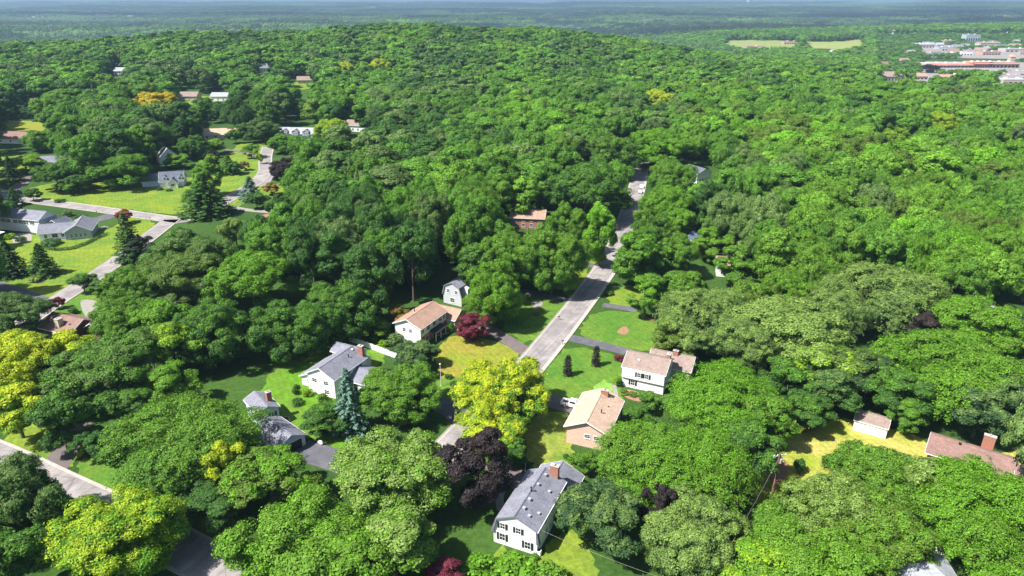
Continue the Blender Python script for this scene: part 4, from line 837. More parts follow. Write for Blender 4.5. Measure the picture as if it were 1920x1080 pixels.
# white fence behind the grey-roofed house
a = Vector(at(655, 640)); b = Vector(at(744, 673)); d = b - a; t = root('white_fence', (*a, 0), math.atan2(d.y, d.x), 'long solid white board fence behind the grey-roofed house', 'fence'); L_ = d.length; n = 10
m = MB(); m.box(0, -.03, .08, L_, .03, 1.65); m.build('panel', M['whiteflat'], t)
for i in range(n+1): m = MB(); x = L_*i/n; m.box(x-.08, -.08, 0, x+.08, .08, 1.82); m.build('post', M['whiteflat'], t)
# white lattice arch and umbrella-like patio things
X, Y = at(1746, 1050); t = root('garden_arch', (X, Y, 0), R_(-20), 'white lattice garden arch beside the pale grey roof at the bottom right', 'garden arch')
for x in (-1.3, 1.3): m = MB(); m.box(x-.06, -.5, 0, x+.06, -.4, 2.2); m.box(x-.06, .4, 0, x+.06, .5, 2.2); [m.box(x-.04, -.4, .3+.35*i, x+.04, .4, .36+.35*i) for i in range(5)]; m.build('side_panel', M['whiteflat'], t)
m = MB()
for i in range(6): m.box(-1.5+.58*i, -.6, 2.2, -1.4+.58*i, .6, 2.32)
m.box(-1.5, -.5, 2.33, 1.6, -.4, 2.42); m.box(-1.5, .4, 2.33, 1.6, .5, 2.42); m.build('top', M['whiteflat'], t)
# patio umbrella behind the white colonial
X, Y = at(1293, 697); t = root('patio_umbrella', (X, Y, 0), 0, 'round green patio umbrella behind the white colonial house', 'umbrella'); m = MB(); m.tube([(0, 0, 0), (0, 0, 2.4)], .03, 6); m.build('pole', M['metal'], t)
mg = surf('green_canvas', (.10, .30, .12), .8, .1, 1); m = MB(); m.add([(1.5*math.cos(i*math.pi/4), 1.5*math.sin(i*math.pi/4), 2.05) for i in range(8)] + [(0, 0, 2.5)], [(i, (i+1) % 8, 8) for i in range(8)]); m.build('canopy', mg, t)
# clouds over the far country (out of the photograph above the horizon; their shadows lie on the far woods)
cm, cnt, cb = newmat('cloud'); cb.inputs['Base Color'].default_value = (.9, .9, .9, 1); cb.inputs['Roughness'].default_value = 1
import bmesh
def cloud(cx, cy, sx, sy, z=1500, n=26):
    bm = bmesh.new(); 
    for i in range(n):
        x, y = rnd.gauss(0, .42), rnd.gauss(0, .42); s = rnd.uniform(.16, .36)
        q = bmesh.ops.create_icosphere(bm, subdivisions=2, radius=1)['verts']
        for v in q: v.co = Vector((v.co.x*s*sx + x*sx, v.co.y*s*sy + y*sy, max(v.co.z, -.25)*s*min(sx, sy)*.5))
    me = bpy.data.meshes.new('cloud'); bm.to_mesh(me); bm.free(); o = link('cloud', me, None, cm); o.location = (cx, cy, z); tag(o, kind='structure')
for c_ in [(-1800, 3700, 1700, 500), (1400, 5200, 2600, 700), (-4200, 6200, 2600, 700), (4200, 6900, 3000, 900), (-900, 8300, 3600, 1000), (7500, 9000, 3600, 1100), (-6500, 10500, 3600, 1200), (1500, 13500, 6000, 1500), (1700, 3600, 900, 260)]: cloud(*c_)

# ------------------------------------------------------------------ trees set one by one
HAND = [
 # x, top y, width px, height m, kind, tint, label, second tint
 (212, 922, 240, 13, 'r', 'BG', 'large yellow-green tree at the bottom left beside the road', 'Y2'),
 (10, 862, 200, 15, 't', 'DG', 'dark green tree at the left edge below the lower left road', 'GG'),
 (178, 803, 78, 6.5, 'r', 'DG', 'small dark round tree between the lower left driveway and the wide feathery tree', None),
 (350, 742, 268, 14, 'w', 'G', 'very wide feathery green tree in front of the pale blue-walled house', 'G2'),
 (420, 822, 85, 12, 'r', 'Y2', 'slim yellow tree at the right flank of the wide feathery tree', 'Y'),
 (505, 842, 160, 10, 'r', 'OL', 'olive green bushy tree below the open garage', 'BG'),
 (580, 922, 295, 14, 't', 'BG', 'big bright green tree at the bottom left of centre', 'G2'),
 (732, 812, 235, 14, 't', 'G2', 'big bright green tree left of the dark purple maple', 'PG'),
 (893, 803, 128, 16, 'r', 'P', 'dark purple maple left of the white gambrel house', None),
 (832, 1046, 80, 5, 'r', 'R', 'small red maple cut by the bottom edge', None),
 (945, 668, 172, 14, 'r', 'G2', 'tall tree with yellow top and green middle at the bottom of the street', 'Y'),
 (908, 720, 122, 11, 'w', 'Y2', 'bright yellow tree at the street edge behind the dark purple maple', 'Y'),
 (925, 788, 115, 8, 'r', 'G2', 'lowest yellow lobed tree just above the dark purple maple', 'Y'),
 (752, 680, 150, 12, 'r', 'G', 'round mid green tree right of the blue spruce', 'G2'),
 (646, 683, 80, 15, 's', 'BS', 'pale blue spruce in front of the grey-roofed white house', 'BS'),
 (608, 752, 88, 7, 'r', 'DG', 'compact round green tree on the lawn by the open garage', 'G'),
 (778, 638, 88, 7, 'r', 'DB', 'dark grey-green tree between the white fence and the yellowing lawn', 'GG'),
 (887, 581, 64, 8, 'r', 'R', 'round burgundy maple on the lawn by the tan-roofed house', 'R'),
 (745, 570, 46, 7, 'r', 'O', 'brownish tree touching the back of the tan-roofed house', 'OL'),
 (700, 590, 70, 6, 'r', 'OL', 'loose olive shrub-like tree left of the tan-roofed house', 'G2'), (662, 600, 60, 5, 'r', 'G2', 'low bright green tree above the white fence end', 'BG'),
 (632, 612, 40, 5, 'r', 'GG', 'small pale green tree at the far end of the white fence', 'PG'),
 (925, 482, 116, 19, 't', 'G2', 'bright green tree right behind the burgundy maple', 'BG'), (1035, 415, 130, 22, 't', 'G', 'tall green tree over the second left driveway of the street', 'G2'),
 (955, 428, 120, 20, 't', 'G', 'tall green tree right of the grey barn-shaped house', 'G2'), (892, 450, 75, 17, 't', 'DG', 'dark green tree touching the grey barn-shaped house', 'G'),
 (1100, 300, 150, 24, 'r', 'DG', 'massive dark green tree left of the narrow sunlit street bands', 'G'),
 (1140, 240, 110, 23, 'r', 'DG', 'dark green tree at the left of the street where it vanishes', 'G2'), (1066, 372, 84, 19, 'r', 'G', 'mid green tree between the tan woodland roof and the street', 'G2'),
 (1212, 505, 78, 14, 't', 'G', 'green tree at the right kerb just beyond the tree shadow', 'BG'), (1198, 425, 90, 19, 't', 'G', 'tall green tree leaning over the right kerb', 'BG'),
 (1240, 235, 120, 21, 'r', 'BG', 'bright green tree right of the vanishing street', 'BG'), (1262, 290, 90, 20, 'r', 'G', 'green tree left of the white house with dark roof in the wood', 'G2'),
 (1250, 340, 100, 21, 't', 'G2', 'leafy tree at the right of the shaded part of the street', 'BG'), (1225, 395, 95, 20, 't', 'DG', 'darker tree right of the second shadow band on the street', 'G'),
 (1265, 430, 90, 15, 'r', 'G', 'tree left of the blue-grey roof in the wood', 'G2'), (1222, 470, 70, 11, 'r', 'DG', 'dark tree beside the small lawn right of the street', 'G'),
 (1320, 537, 175, 15, 'w', 'GG', 'broad grey-green tree behind the white colonial house', 'PG'), (1260, 585, 75, 11, 'r', 'OL', 'olive tree over the right end of the white colonial', 'PG'), (1300, 610, 80, 9, 'r', 'GG', 'grey-green tree beside the patio umbrella', 'PG'),
 (1470, 556, 215, 15, 't', 'PG', 'large pale green tree in the middle of the right-hand gardens', 'PG'), (1405, 590, 120, 13, 'r', 'GG', 'pale tree between the broad grey-green tree and the large pale one', 'PG'),
 (1545, 640, 130, 14, 'r', 'YG', 'yellow-green tree right of the large pale tree', 'PG'),
 (1660, 492, 205, 17, 'w', 'GG', 'large feathery grey-green tree at the right, above the gardens', 'PG'), (1565, 522, 130, 15, 'w', 'GG', 'smaller feathery grey-green tree left of the large one', 'PG'),
 (1480, 500, 110, 15, 'r', 'OL', 'olive tree behind the large pale green tree', 'BG'), (1410, 520, 80, 14, 'r', 'OL', 'narrow olive tree behind the broad grey-green tree', 'G2'),
 (1745, 580, 90, 11, 'r', 'P', 'dark purple tree in the gap right of the feathery grey-green tree', None),
 (1830, 552, 170, 16, 'r', 'BG', 'bright green tree at the right edge, upper of two', 'G2'), (1795, 622, 250, 16, 'w', 'BG', 'wide bright green tree above the red-brown roof', 'G2'),
 (1890, 600, 90, 12, 'r', 'OL', 'olive tree cut by the right edge next to the white house', 'Y2'),
 (1615, 650, 120, 13, 'r', 'DB', 'dark olive tree directly behind the shed', 'OL'), (1690, 690, 120, 12, 'r', 'DG', 'dark tree right of and behind the shed', 'G'), (1560, 690, 90, 12, 't', 'DG', 'dark tree at the top corner of the dry lawn', 'GG'), (1700, 745, 70, 8, 'r', 'G', 'small green tree just right of the shed', 'G2'),
 (1840, 720, 120, 12, 'r', 'DB', 'dark grey tree behind the wide brick chimney', 'GG'), (1900, 700, 100, 14, 'r', 'DB', 'dark grey-green tree at the right edge behind the red-brown roof', 'GG'),
 (1358, 684, 205, 14, 'w', 'BG', 'huge bright green tree right of the peach-roofed house', 'BG'), (1222, 792, 215, 12, 'w', 'BG', 'wide bright green tree touching the right side of the peach-roofed house', 'G2'),
 (1300, 800, 220, 13, 'w', 'G2', 'deep green tree below the huge bright green tree', 'BG'), (1400, 790, 120, 12, 'r', 'DG', 'dark green tree at the left border of the dry lawn', 'G'), (1440, 735, 100, 12, 'r', 'G', 'mid green tree behind the left border of the dry lawn', 'G2'),
 (1213, 732, 50, 4.5, 'r', 'DG', 'small round green tree at the front corner of the white colonial', 'G2'), (1190, 760, 50, 5, 'r', 'DG', 'small dark tree against the end of the peach roof', 'G'),
 (1132, 915, 160, 10, 'r', 'DB', 'dark grey-green round tree right of the white gambrel house', 'GG'), (1100, 845, 45, 5, 'r', 'G', 'small green tree between the two nearest roofs', 'G2'),
 (1300, 925, 200, 12, 't', 'GG', 'pale bushy tree in the bottom centre right', 'PG'), (1240, 900, 70, 10, 'r', 'P', 'dark brownish tree behind the pale bushy tree', 'P'), (1375, 960, 70, 10, 'r', 'OL', 'thin brownish green tree right of the pale bushy tree', 'PG'),
 (1562, 893, 190, 13, 'r', 'OL', 'big olive-green tree right of the utility pole', 'PG'), (1475, 948, 110, 10, 'r', 'G', 'green tree in front of and below the utility pole', 'G2'), (1640, 838, 170, 13, 'r', 'G', 'green tree in front of the shed', 'G2'),
 (1710, 855, 130, 12, 'r', 'OL', 'olive tree left of the red-brown roof end', 'PG'), (1850, 862, 250, 14, 'w', 'BG', 'broad bright green tree in front of the red-brown roof', 'BG'), (1640, 930, 200, 13, 'r', 'OL', 'olive green tree left of the white garden arch', 'G2'),
 (1540, 975, 260, 13, 'r', 'BG', 'large bright green tree at the bottom right of centre', 'G2'), (1615, 1015, 95, 10, 'r', 'YG', 'yellow-green tree left of the pale grey roof', 'BG'), (1850, 965, 180, 12, 'w', 'BG', 'bright green tree right of the white garden arch', 'G2'), (1430, 1010, 140, 11, 'r', 'BG', 'bright tree at the bottom edge below the utility pole', 'YG'),
 (1735, 880, 25, 5, 'r', 'O', 'small orange-leaved tree at the corner of the red-brown roof', 'O'),
 (20, 990, 150, 12, 'r', 'DG', 'dark tree in the bottom left corner', 'G'), (395, 905, 130, 7, 'r', 'DG', 'low dark tree in the shade below the wide feathery tree', 'DG'), (965, 820, 60, 7, 'r', 'DG', 'small dark tree in the shade right of the lowest yellow tree', 'G'),
 (240, 722, 105, 9, 'r', 'DG', 'dark tree between the small round tree and the wide feathery tree', 'G'), (545, 560, 150, 15, 'r', 'DG', 'dark tree at the head of the shaded garden', 'G'), (640, 520, 140, 16, 'r', 'DG', 'dark tree behind the head of the shaded garden', 'G'),
 (735, 955, 170, 12, 't', 'G2', 'bright green tree in the bottom centre below the dark purple maple', 'PG'), (640, 985, 190, 12, 't', 'BG', 'bright green tree at the bottom edge left of the small red maple', 'G2'),
 (238, 552, 125, 14, 'r', 'G', 'mid green tree right of the silvery shrub-like tree', 'G2'), (262, 612, 115, 14, 'r', 'GG', 'dull green tree at the wood edge right of the red-brown ranch roof', 'G'), (300, 560, 110, 15, 'r', 'G2', 'fresh green tree in the wood right of the ranch house', 'BG'),
 (1338, 420, 70, 13, 'r', 'G2', 'bright green tree right of the blue-grey wood roof', 'BG'), (1285, 500, 80, 13, 'r', 'G', 'green tree left of the small white wood house', 'G2'), (1392, 455, 90, 15, 'r', 'G', 'green tree behind the small white wood house', 'G2'), (1275, 385, 70, 15, 'r', 'G2', 'green tree left of the tan and white house corner', 'BG'),
 (130, 330, 40, 8, 'r', 'G', 'small round tree on the lawn across the side road', 'DG'), (440, 300, 30, 7, 'r', 'DG', 'small dark tree behind the neat conical evergreen', 'G'), (470, 268, 34, 8, 'r', 'G2', 'small bright tree at the head of the side road lawn', 'BG'), (400, 258, 44, 9, 'r', 'BG', 'light green tree in front of the peach ranch house', 'YG'), (440, 240, 30, 9, 'r', 'G', 'green tree at the right end of the peach ranch house', 'G2'),
 (60, 350, 30, 6, 'r', 'G', 'small green tree at the near end of the brown driveway at the left', 'GG'), (20, 350, 36, 8, 's', 'DG', 'small dark evergreen left of the brown driveway', 'DG'),
 (1480, 668, 120, 12, 'r', 'DG', 'dark tree below the large pale green tree', 'G'), (1520, 735, 85, 9, 'r', 'DG', 'low dark tree at the upper left corner of the dry lawn', 'G'),
 (30, 625, 160, 15, 'r', 'Y2', 'vivid yellow tree at the left edge below the red-brown ranch roof', 'Y'), (125, 622, 120, 12, 'r', 'Y2', 'vivid yellow tree touching the red-brown ranch roof', 'Y'), (25, 720, 120, 12, 'r', 'YG', 'yellow-green tree at the left edge above the lower left road', 'Y'),
 (85, 620, 95, 14, 's', 'DG', 'dark evergreen between the two vivid yellow trees', 'GG'), (20, 548, 130, 12, 't', 'DG', 'dark green tree at the left edge beside the lower side road', 'GG'),
 (200, 632, 200, 15, 'r', 'GG', 'wide dull green tree right of the vivid yellow trees', 'G'), (110, 735, 110, 13, 'r', 'DG', 'dark green tree behind the lower left driveway', 'G'), (320, 600, 110, 14, 'r', 'G2', 'bright-topped tree at the edge of the big wood above the wide feathery tree', 'YG'), (315, 680, 100, 11, 'r', 'G2', 'green tree just behind the wide feathery tree', 'BG'),
 (410, 555, 150, 17, 'r', 'DG', 'large dark green tree at the edge of the shaded lawn', 'G'), (470, 470, 150, 17, 'r', 'G2', 'tall green tree on the left edge of the shaded garden', 'BG'),
 (350, 430, 150, 17, 'r', 'G', 'tall tree where the two side roads meet, at the wood corner', 'GG'), (335, 470, 160, 16, 'r', 'GG', 'dull green tree below the junction of the side roads', 'OL'), (255, 490, 110, 14, 'r', 'G', 'green tree right of the lower side road', 'G2'), (440, 405, 60, 12, 'r', 'OL', 'small olive tree beyond the wood corner by the patio', 'PG'),
 (228, 392, 66, 17, 's', 'DG', 'tall dark spruce on the lawn by the road junction', 'GG'), (262, 440, 50, 9, 'r', 'DB', 'dull purple-green tree just right of the tall junction spruce', 'P'), (232, 390, 30, 6, 'r', 'R', 'small reddish tree behind the tall junction spruce', 'O'),
 (68, 450, 62, 11, 's', 'DG', 'dark spruce in the middle of the left lawn', 'DG'), (5, 445, 66, 12, 's', 'DB', 'dark spruce at the left edge of the left lawn', 'DG'), (5, 385, 20, 5, 'r', 'R', 'small red bush-like tree behind the long grey house', 'R'),
 (154, 512, 52, 6.5, 'r', 'DG', 'small round dark tree beside the lower side road', 'G'), (188, 525, 40, 5, 'r', 'G', 'small green tree right of the round dark one at the lower side road', 'GG'), (106, 556, 25, 3.6, 'r', 'R', 'small burgundy tree on the lawn above the red-brown ranch roof', 'R'), (200, 560, 40, 4, 'r', 'PG', 'pale silvery shrub-like tree by the terrace of the ranch house', 'PG'),
 (375, 318, 100, 18, 's', 'DG', 'dark broad evergreen at the far bend of the side road', 'G'), (465, 328, 52, 11, 's', 'BS', 'grey-blue evergreen right of the bend of the side road', 'GG'), (425, 288, 44, 10, 's', 'G', 'neat conical evergreen on the lawn left of the side road', 'OL'),
 (225, 283, 105, 16, 'r', 'BG', 'rounded bright green tree left of the cape house', 'G'), (105, 296, 80, 14, 'r', 'DG', 'dark round tree near the grey ranch roof', 'G'), (148, 325, 44, 9, 'r', 'G', 'smaller green tree left of the rounded bright green one', 'DG'),
 (362, 250, 55, 14, 'r', 'DG', 'dark round tree right of the steep white house', 'G'), (398, 280, 30, 10, 'r', 'P', 'narrow dark purple tree left of the neat conical evergreen', None), (538, 288, 66, 13, 'r', 'P', 'dark purple round tree at the end of the side road', None),
 (488, 215, 70, 15, 'r', 'DG', 'round-headed dark green tree left of the dormered house', 'GG'), (535, 244, 66, 11, 'r', 'G', 'green tree in front of the dormered house', 'BG'), (622, 216, 66, 15, 'r', 'YG', 'bright lime tree right of the dormered house', 'Y2'),
 (487, 285, 15, 6, 'r', 'Y2', 'small lime yellow tree beside the far end of the side road', 'YG'), (458, 300, 20, 5, 'r', 'O', 'small brownish tree on the lawn by the side road', 'OL'), (508, 340, 30, 6, 'r', 'O', 'small brown-leaved tree right of the grey-blue evergreen', 'OL'), (480, 360, 44, 7, 'r', 'G', 'low green tree at the wood edge by the side road', 'DG'),
 (75, 240, 60, 13, 'r', 'BG', 'bright green tree right of the small field at the left', 'G2'), (45, 285, 70, 9, 'r', 'BG', 'light green tree in front of the grey ranch house', 'YG'), (330, 285, 50, 8, 'r', 'BG', 'low bright tree behind the cape house', 'G2'), (12, 290, 44, 13, 's', 'DB', 'blackish spruce at the left edge beyond the long grey house', 'DB'),
 (120, 158, 70, 18, 'r', 'BG', 'bright green tree at the far left below the ridge', 'G2'), (195, 136, 50, 18, 'r', 'YG', 'yellow-green tree left of the orange-yellow one', 'G2'), (290, 164, 80, 20, 'r', 'Y', 'orange-yellow tree in the far left woods', 'GO'),
 (650, 112, 34, 19, 'r', 'Y2', 'left of two small yellow trees on the wooded ridge', 'Y'), (712, 106, 44, 19, 'r', 'Y2', 'right of two small yellow trees on the wooded ridge', 'Y'), (662, 66, 16, 15, 'r', 'YG', 'tiny lime tree near the crest of the ridge', 'YG'),
 (1234, 164, 58, 20, 'r', 'Y2', 'yellow tree beyond the far end of the street', 'Y'), (1765, 200, 62, 20, 'r', 'YG', 'yellow-green tree high in the right-hand wood', 'Y2'), (1895, 235, 60, 18, 'r', 'YG', 'yellow-green tree near the right edge of the wood', 'BG'), (1680, 235, 60, 17, 'r', 'OL', 'yellowish olive tree left of the high yellow-green tree', 'YG'), (1838, 118, 30, 14, 'r', 'P', 'dark purple tree in front of the long beige shop row', 'P'),
]
for x, y, wpx, H, k, t1, lb, t2 in HAND:
    if (x, y) == (1838, 118): x = 1752
    tree(x, y, wpx, H, k, t1, lb, t2)
# weeping columnar conifers on the lawn
for x, lb in [(1064, 'left of two dark narrow weeping conifers on the lawn right of the street'), (1117, 'right of two dark narrow weeping conifers on the lawn right of the street')]:
    X, Y = at(x, 704 if x < 1100 else 686); put_tree(X, Y, 1.25, 5.6, 'c', T['P'], T['DB'], lb, 'conifer', 'narrow weeping conifers')
# shrubs
def shrub(x, y, wm, hm, tint, label, t2=None, grp=None):
    X, Y = at(x, y); put_tree(X, Y, wm/2, hm, 'b', T[tint], T[t2 or tint], label, 'shrub', grp)
for a in [(1160, 676, 2.6, 1.7, 'R', 'round dark red shrub at the left end of the white colonial'), (558, 758, 3.0, 1.3, 'DG', 'low dark round shrub on the lawn below the grey-roofed white house'), (577, 742, 2.6, 2.0, 'YG', 'yellow-green shrub at the corner of the grey-roofed white house', 'OL'),
          (606, 752, 2.6, 2.0, 'OL', 'olive shrub under the gable wall of the grey-roofed white house'), (557, 738, 2.2, 2.4, 'DG', 'dark shrub against the low left wing of the grey-roofed white house'), (1157, 722, 1.8, 2.6, 'YG', 'yellow-green shrub at the front left corner of the white colonial', 'BG'),
          (1161, 725, 1.6, 2.2, 'DG', 'dark shrub squeezed against the front left corner of the white colonial'), (1172, 738, 2.6, .9, 'OL', 'low olive shrub under the shuttered window of the white colonial'), (1187, 742, 2.4, .9, 'GG', 'low grey-green shrub in the front bed of the white colonial'), (1201, 744, 1.6, 1.0, 'R', 'low reddish shrub at the right of the colonial front bed'),
          (843, 622, 2.6, 2.6, 'BG', 'bright green shrub beside the porch of the tan-roofed house'), (841, 709, 2.0, 1.2, 'DG', 'dark shrub beside the tall white pole, upper of two'), (851, 723, 2.0, 1.2, 'DG', 'dark shrub beside the tall white pole, lower of two'), (800, 655, 2.6, 2.2, 'G', 'green shrub at the near corner of the tan-roofed house'),
          (1062, 860, 1.6, 1.0, 'DG', 'dark low shrub at the left corner of the pink-walled house'), (1075, 866, 3.0, 1.8, 'G', 'green shrub below the gable of the pink-walled house'), (900, 1075, 6, 2.6, 'BG', 'bright green shrub at the bottom edge right of the small red maple'), (965, 1085, 8, 3.2, 'BG', 'wide bright green shrub at the bottom edge below the gambrel house', 'G2'), (1030, 1092, 6, 2.6, 'G2', 'green shrub at the bottom edge right of the wide one'),
          (1003, 1048, 1.5, 1.0, 'G', 'small green shrub at the near corner of the gambrel house'), (1497, 885, 2.6, 3.0, 'DG', 'small dark shrub standing in the dry lawn', 'G'), (1560, 882, 4.5, 3.2, 'DG', 'dark shrub at the lower right of the dry lawn', 'G'), (66, 527, 4.6, 1.7, 'PG', 'pale clipped kidney-shaped shrub on the left lawn', 'GG'), (78, 521, 4.0, 1.6, 'PG', 'pale clipped shrub just right of the kidney-shaped one', 'GG'),
          (95, 459, 8, 2.0, 'DG', 'dark clipped hedge-like shrub in front of the low white and grey house'), (20, 448, 4, 2.2, 'YG', 'yellow-green shrub by the left edge terrace', 'BG'), (42, 455, 4, 2.4, 'DG', 'dark shrub by the left edge terrace'), (60, 425, 6, 2.6, 'GG', 'grey-green shrub in the court of the long grey house'), (128, 405, 4.5, 2.6, 'GG', 'grey-green shrub behind the low white and grey house'), (153, 407, 5, 1.0, 'DG', 'low dark shrub beside the asphalt driveway on the left'),
          (113, 379, 5, 1.6, 'DG', 'dark low shrub on the lawn beyond the side road'), (137, 588, 3.0, 2.2, 'G', 'green shrub behind the red-brown ranch roof'), (1005, 590, 2.2, 1.0, 'GG', 'low shrub at the pale patio in the shaded lawn'), (1278, 736, 3.0, 1.6, 'G2', 'rounded green shrub behind the right corner of the colonial'), (1268, 741, 3.0, 1.4, 'G', 'green shrub left of the rounded one behind the colonial'),
          (1142, 553, 3, 1.2, 'DG', 'low dark shrub on the right kerb corner beyond the shadow'), (985, 875, 1.8, 1.6, 'DG', 'dark shrub at the foot of the short white lamp post'), (1050, 1000, 2.0, 1.2, 'DG', 'low dark shrub against the long wall of the gambrel house'), (300, 356, 4, 1.4, 'DG', 'dark shrub in front of the cape house'), (316, 358, 4, 1.2, 'OL', 'olive shrub in front of the cape house'),
          (720, 648, 3, 1.6, 'YG', 'yellow-green shrub inside the white fence'), (702, 640, 3, 2.0, 'G', 'green shrub by the brick chimney inside the white fence'), (690, 628, 5, 2.6, 'G2', 'green shrub just outside the white fence'), (715, 633, 5, 3, 'DG', 'dark shrub outside the right half of the white fence'), (740, 645, 5, 3, 'GG', 'grey-green shrub at the right end of the white fence')]:
    shrub(*a[:6], t2=a[6] if len(a) > 6 else None)
# curved clipped hedge in front of the low grey house
pts = [Vector((*at(*p), 0)) for p in ((85, 467), (110, 470), (135, 468), (160, 459), (185, 447), (200, 440))]
rng = np.random.default_rng(5); cs = []
for a, b in zip(pts, pts[1:]):
    k = int((b-a).length*60); t_ = rng.uniform(0, 1, k)[:, None]; cs.append(np.array(a)*(1-t_) + np.array(b)*t_ + rng.normal(size=(k, 3))*np.array([.45, .45, 0]) + np.stack([0*t_[:, 0], 0*t_[:, 0], rng.uniform(0, 1.1, k)], 1))
c_ = np.concatenate(cs); me = quads('hedge', c_, np.array([0, -.2, .6]) + rng.normal(size=c_.shape)*.6, .2, rng); me.name = 'hedge'
o = link('hedge', me); o['tint'] = list(T['DG']); o['tint2'] = list(T['G']); tag(o, 'long curved clipped hedge in front of the low white and grey house', 'hedge')

# ------------------------------------------------------------------ the wood filled in between them
CLEAR = [[(985,665),(1020,687),(1050,650),(1165,470),(1187,420),(1214,350),(1210,305),(1196,305),(1186,350),(1165,420),(1130,490)],
 [(815,690),(825,652),(870,645),(930,655),(980,665),(950,680),(880,740),(830,735)], [(1025,690),(1075,650),(1160,670),(1165,750),(1100,750),(1050,740)], [(1078,635),(1110,578),(1215,572),(1190,640)],
 [(1085,467),(1128,478),(1118,495),(1075,488)], [(1055,520),(1060,503),(1110,506),(1100,525)], [(960,545),(1050,560),(1080,550),(1070,580),(1000,655),(925,640),(925,620)],
 [(500,745),(560,700),(580,640),(640,640),(600,770),(560,830),(510,790)], [(490,745),(510,670),(560,610),(630,575),(730,560),(720,600),(640,620),(560,690)], [(990,790),(1060,785),(1068,850),(1030,870),(1000,850)], [(1450,925),(1440,850),(1480,800),(1540,785),(1600,790),(1690,825),(1700,840),(1620,845),(1560,870),(1530,890)],
 [(325,960),(400,960),(425,1000),(420,1030),(330,995)], [(0,830),(60,810),(165,800),(140,870),(170,920),(100,965),(0,900)], [(140,880),(175,850),(260,900),(300,960),(200,930)], [(320,985),(350,1005),(410,1040),(410,1080),(340,1040)],
 [(0,390),(30,365),(80,370),(200,385),(335,345),(345,400),(300,430),(270,460),(190,540),(215,590),(90,600),(0,600)], [(410,380),(440,345),(490,280),(520,285),(515,345),(430,400)], [(0,225),(82,228),(75,262),(0,300)], [(0,300),(60,292),(110,300),(70,330),(60,345),(0,380)],
 [(920,960),(985,890),(1040,862),(1097,890),(1062,985),(1110,1080),(860,1080)], [(1055,808),(1117,748),(1190,770),(1148,822),(1100,858),(1063,850)], [(1048,748),(1100,755),(1110,780),(1040,775)], [(1158,690),(1173,648),(1240,638),(1285,662),(1290,700),(1245,742),(1155,765)],
 [(555,712),(620,648),(690,655),(745,680),(700,712),(620,745),(580,745)], [(655,632),(745,662),(745,690),(655,650)], [(733,602),(812,563),(870,588),(870,625),(800,645),(737,632)], [(828,515),(870,508),(880,560),(828,567)], [(462,740),(510,762),(560,800),(565,835),(650,875),(620,880),(520,842),(482,790)],
 [(1598,768),(1670,785),(1662,828),(1598,812)], [(1733,818),(1825,822),(1885,868),(1740,885)], [(1690,1050),(1790,1050),(1840,1080),(1670,1080)], [(1735,1030),(1765,1030),(1770,1060),(1740,1060)], [(70,590),(190,575),(178,650),(120,630)], [(1434,845),(1468,845),(1462,930),(1434,930)],
 [(268,305),(300,302),(340,325),(338,355),(270,355)], [(297,280),(325,265),(343,275),(343,305),(320,300)], [(520,224),(592,224),(592,250),(525,250)], [(960,396),(1016,396),(1014,416),(964,414)], [(1304,298),(1345,298),(1342,325),(1306,330)], [(1300,408),(1312,408),(1312,430),(1300,430)], [(1299,448),(1312,448),(1312,480),(1299,480)],
 [(1346,500),(1358,500),(1358,512),(1346,512)], [(340,160),(370,160),(370,196),(335,200)], [(396,168),(428,168),(425,188),(396,188)], [(642,224),(682,222),(690,245),(660,252)], [(380,232),(440,232),(445,262),(385,262)], [(420,262),(500,262),(505,290),(420,292)], [(60,288),(100,285),(110,305),(65,310)], [(545,152),(580,150),(600,163),(545,166)], [(180,515),(215,505),(215,530),(180,530)], [(800,742),(830,740),(872,770),(870,800),(845,830),(822,800)], [(950,880),(1000,878),(990,915),(940,960),(925,950)], [(1050,316),(1062,314),(1066,330),(1050,330)], [(484,122),(500,120),(502,136),(484,138)], [(40,184),(72,182),(72,198),(40,198)], [(1880,570),(1920,570),(1920,660),(1895,660)], [(462,186),(485,186),(485,198),(462,198)], [(205,128),(235,128),(235,142),(205,142)], [(1190,268),(1204,262),(1205,305),(1192,305)], [(400,440),(412,440),(412,470),(400,470)]]
FAR_CLEAR = [[(1360,77),(1470,77),(1498,79),(1490,86),(1400,88),(1364,84)], [(1505,79),(1560,80),(1612,75),(1618,84),(1560,94),(1530,92)], [(1734,112),(1900,110),(1925,122),(1925,130),(1734,128)], [(1652,140),(1755,142),(1755,151),(1652,151)], [(1770,144),(1812,144),(1812,152),(1770,152)], [(1725,82),(1790,84),(1790,98),(1735,98)], [(1812,68),(1870,76),(1870,84),(1815,84)], [(1800,94),(1925,97),(1925,106),(1805,106)], [(1880,140),(1925,130),(1925,164),(1870,160)]]
def blocked(X, Y, Rr, H, polys, frac=.05):
    z = hgt(X, Y); hit = np.zeros(X.shape); n = 0
    for a in np.linspace(0, 6.283, 9)[:-1]:
        for hh, k in ((.45, .95), (.75, .85)):
            px, py = proj(X + Rr*k*np.cos(a), Y + Rr*k*np.sin(a), z + H*hh); n += 1
            ins = np.zeros(X.shape, bool)
            for p in polys: ins |= inpoly(px, py, p)
            hit += ins
    for hh in (0, .3, .97):
        px, py = proj(X, Y, z + H*hh); n += 1; ins = np.zeros(X.shape, bool)
        for p in polys: ins |= inpoly(px, py, p)
        hit += ins*(1.5 if hh == 0 else 1)
    return hit/n > frac
def poisson(y0, y1, sp, seed, margin=1.12):
    rng = np.random.default_rng(seed); ys = np.arange(y0, y1, sp*.88); P = []
    for i, y in enumerate(ys):
        half = (y*.82 + 40)*1.0; xs = np.arange(-half, half, sp) + (sp/2 if i % 2 else 0)
        P.append(np.stack([xs, np.full(xs.shape, y)], 1))
    P = np.concatenate(P); return P + rng.normal(size=P.shape)*sp*.22, rng
TA = np.array(TREES)
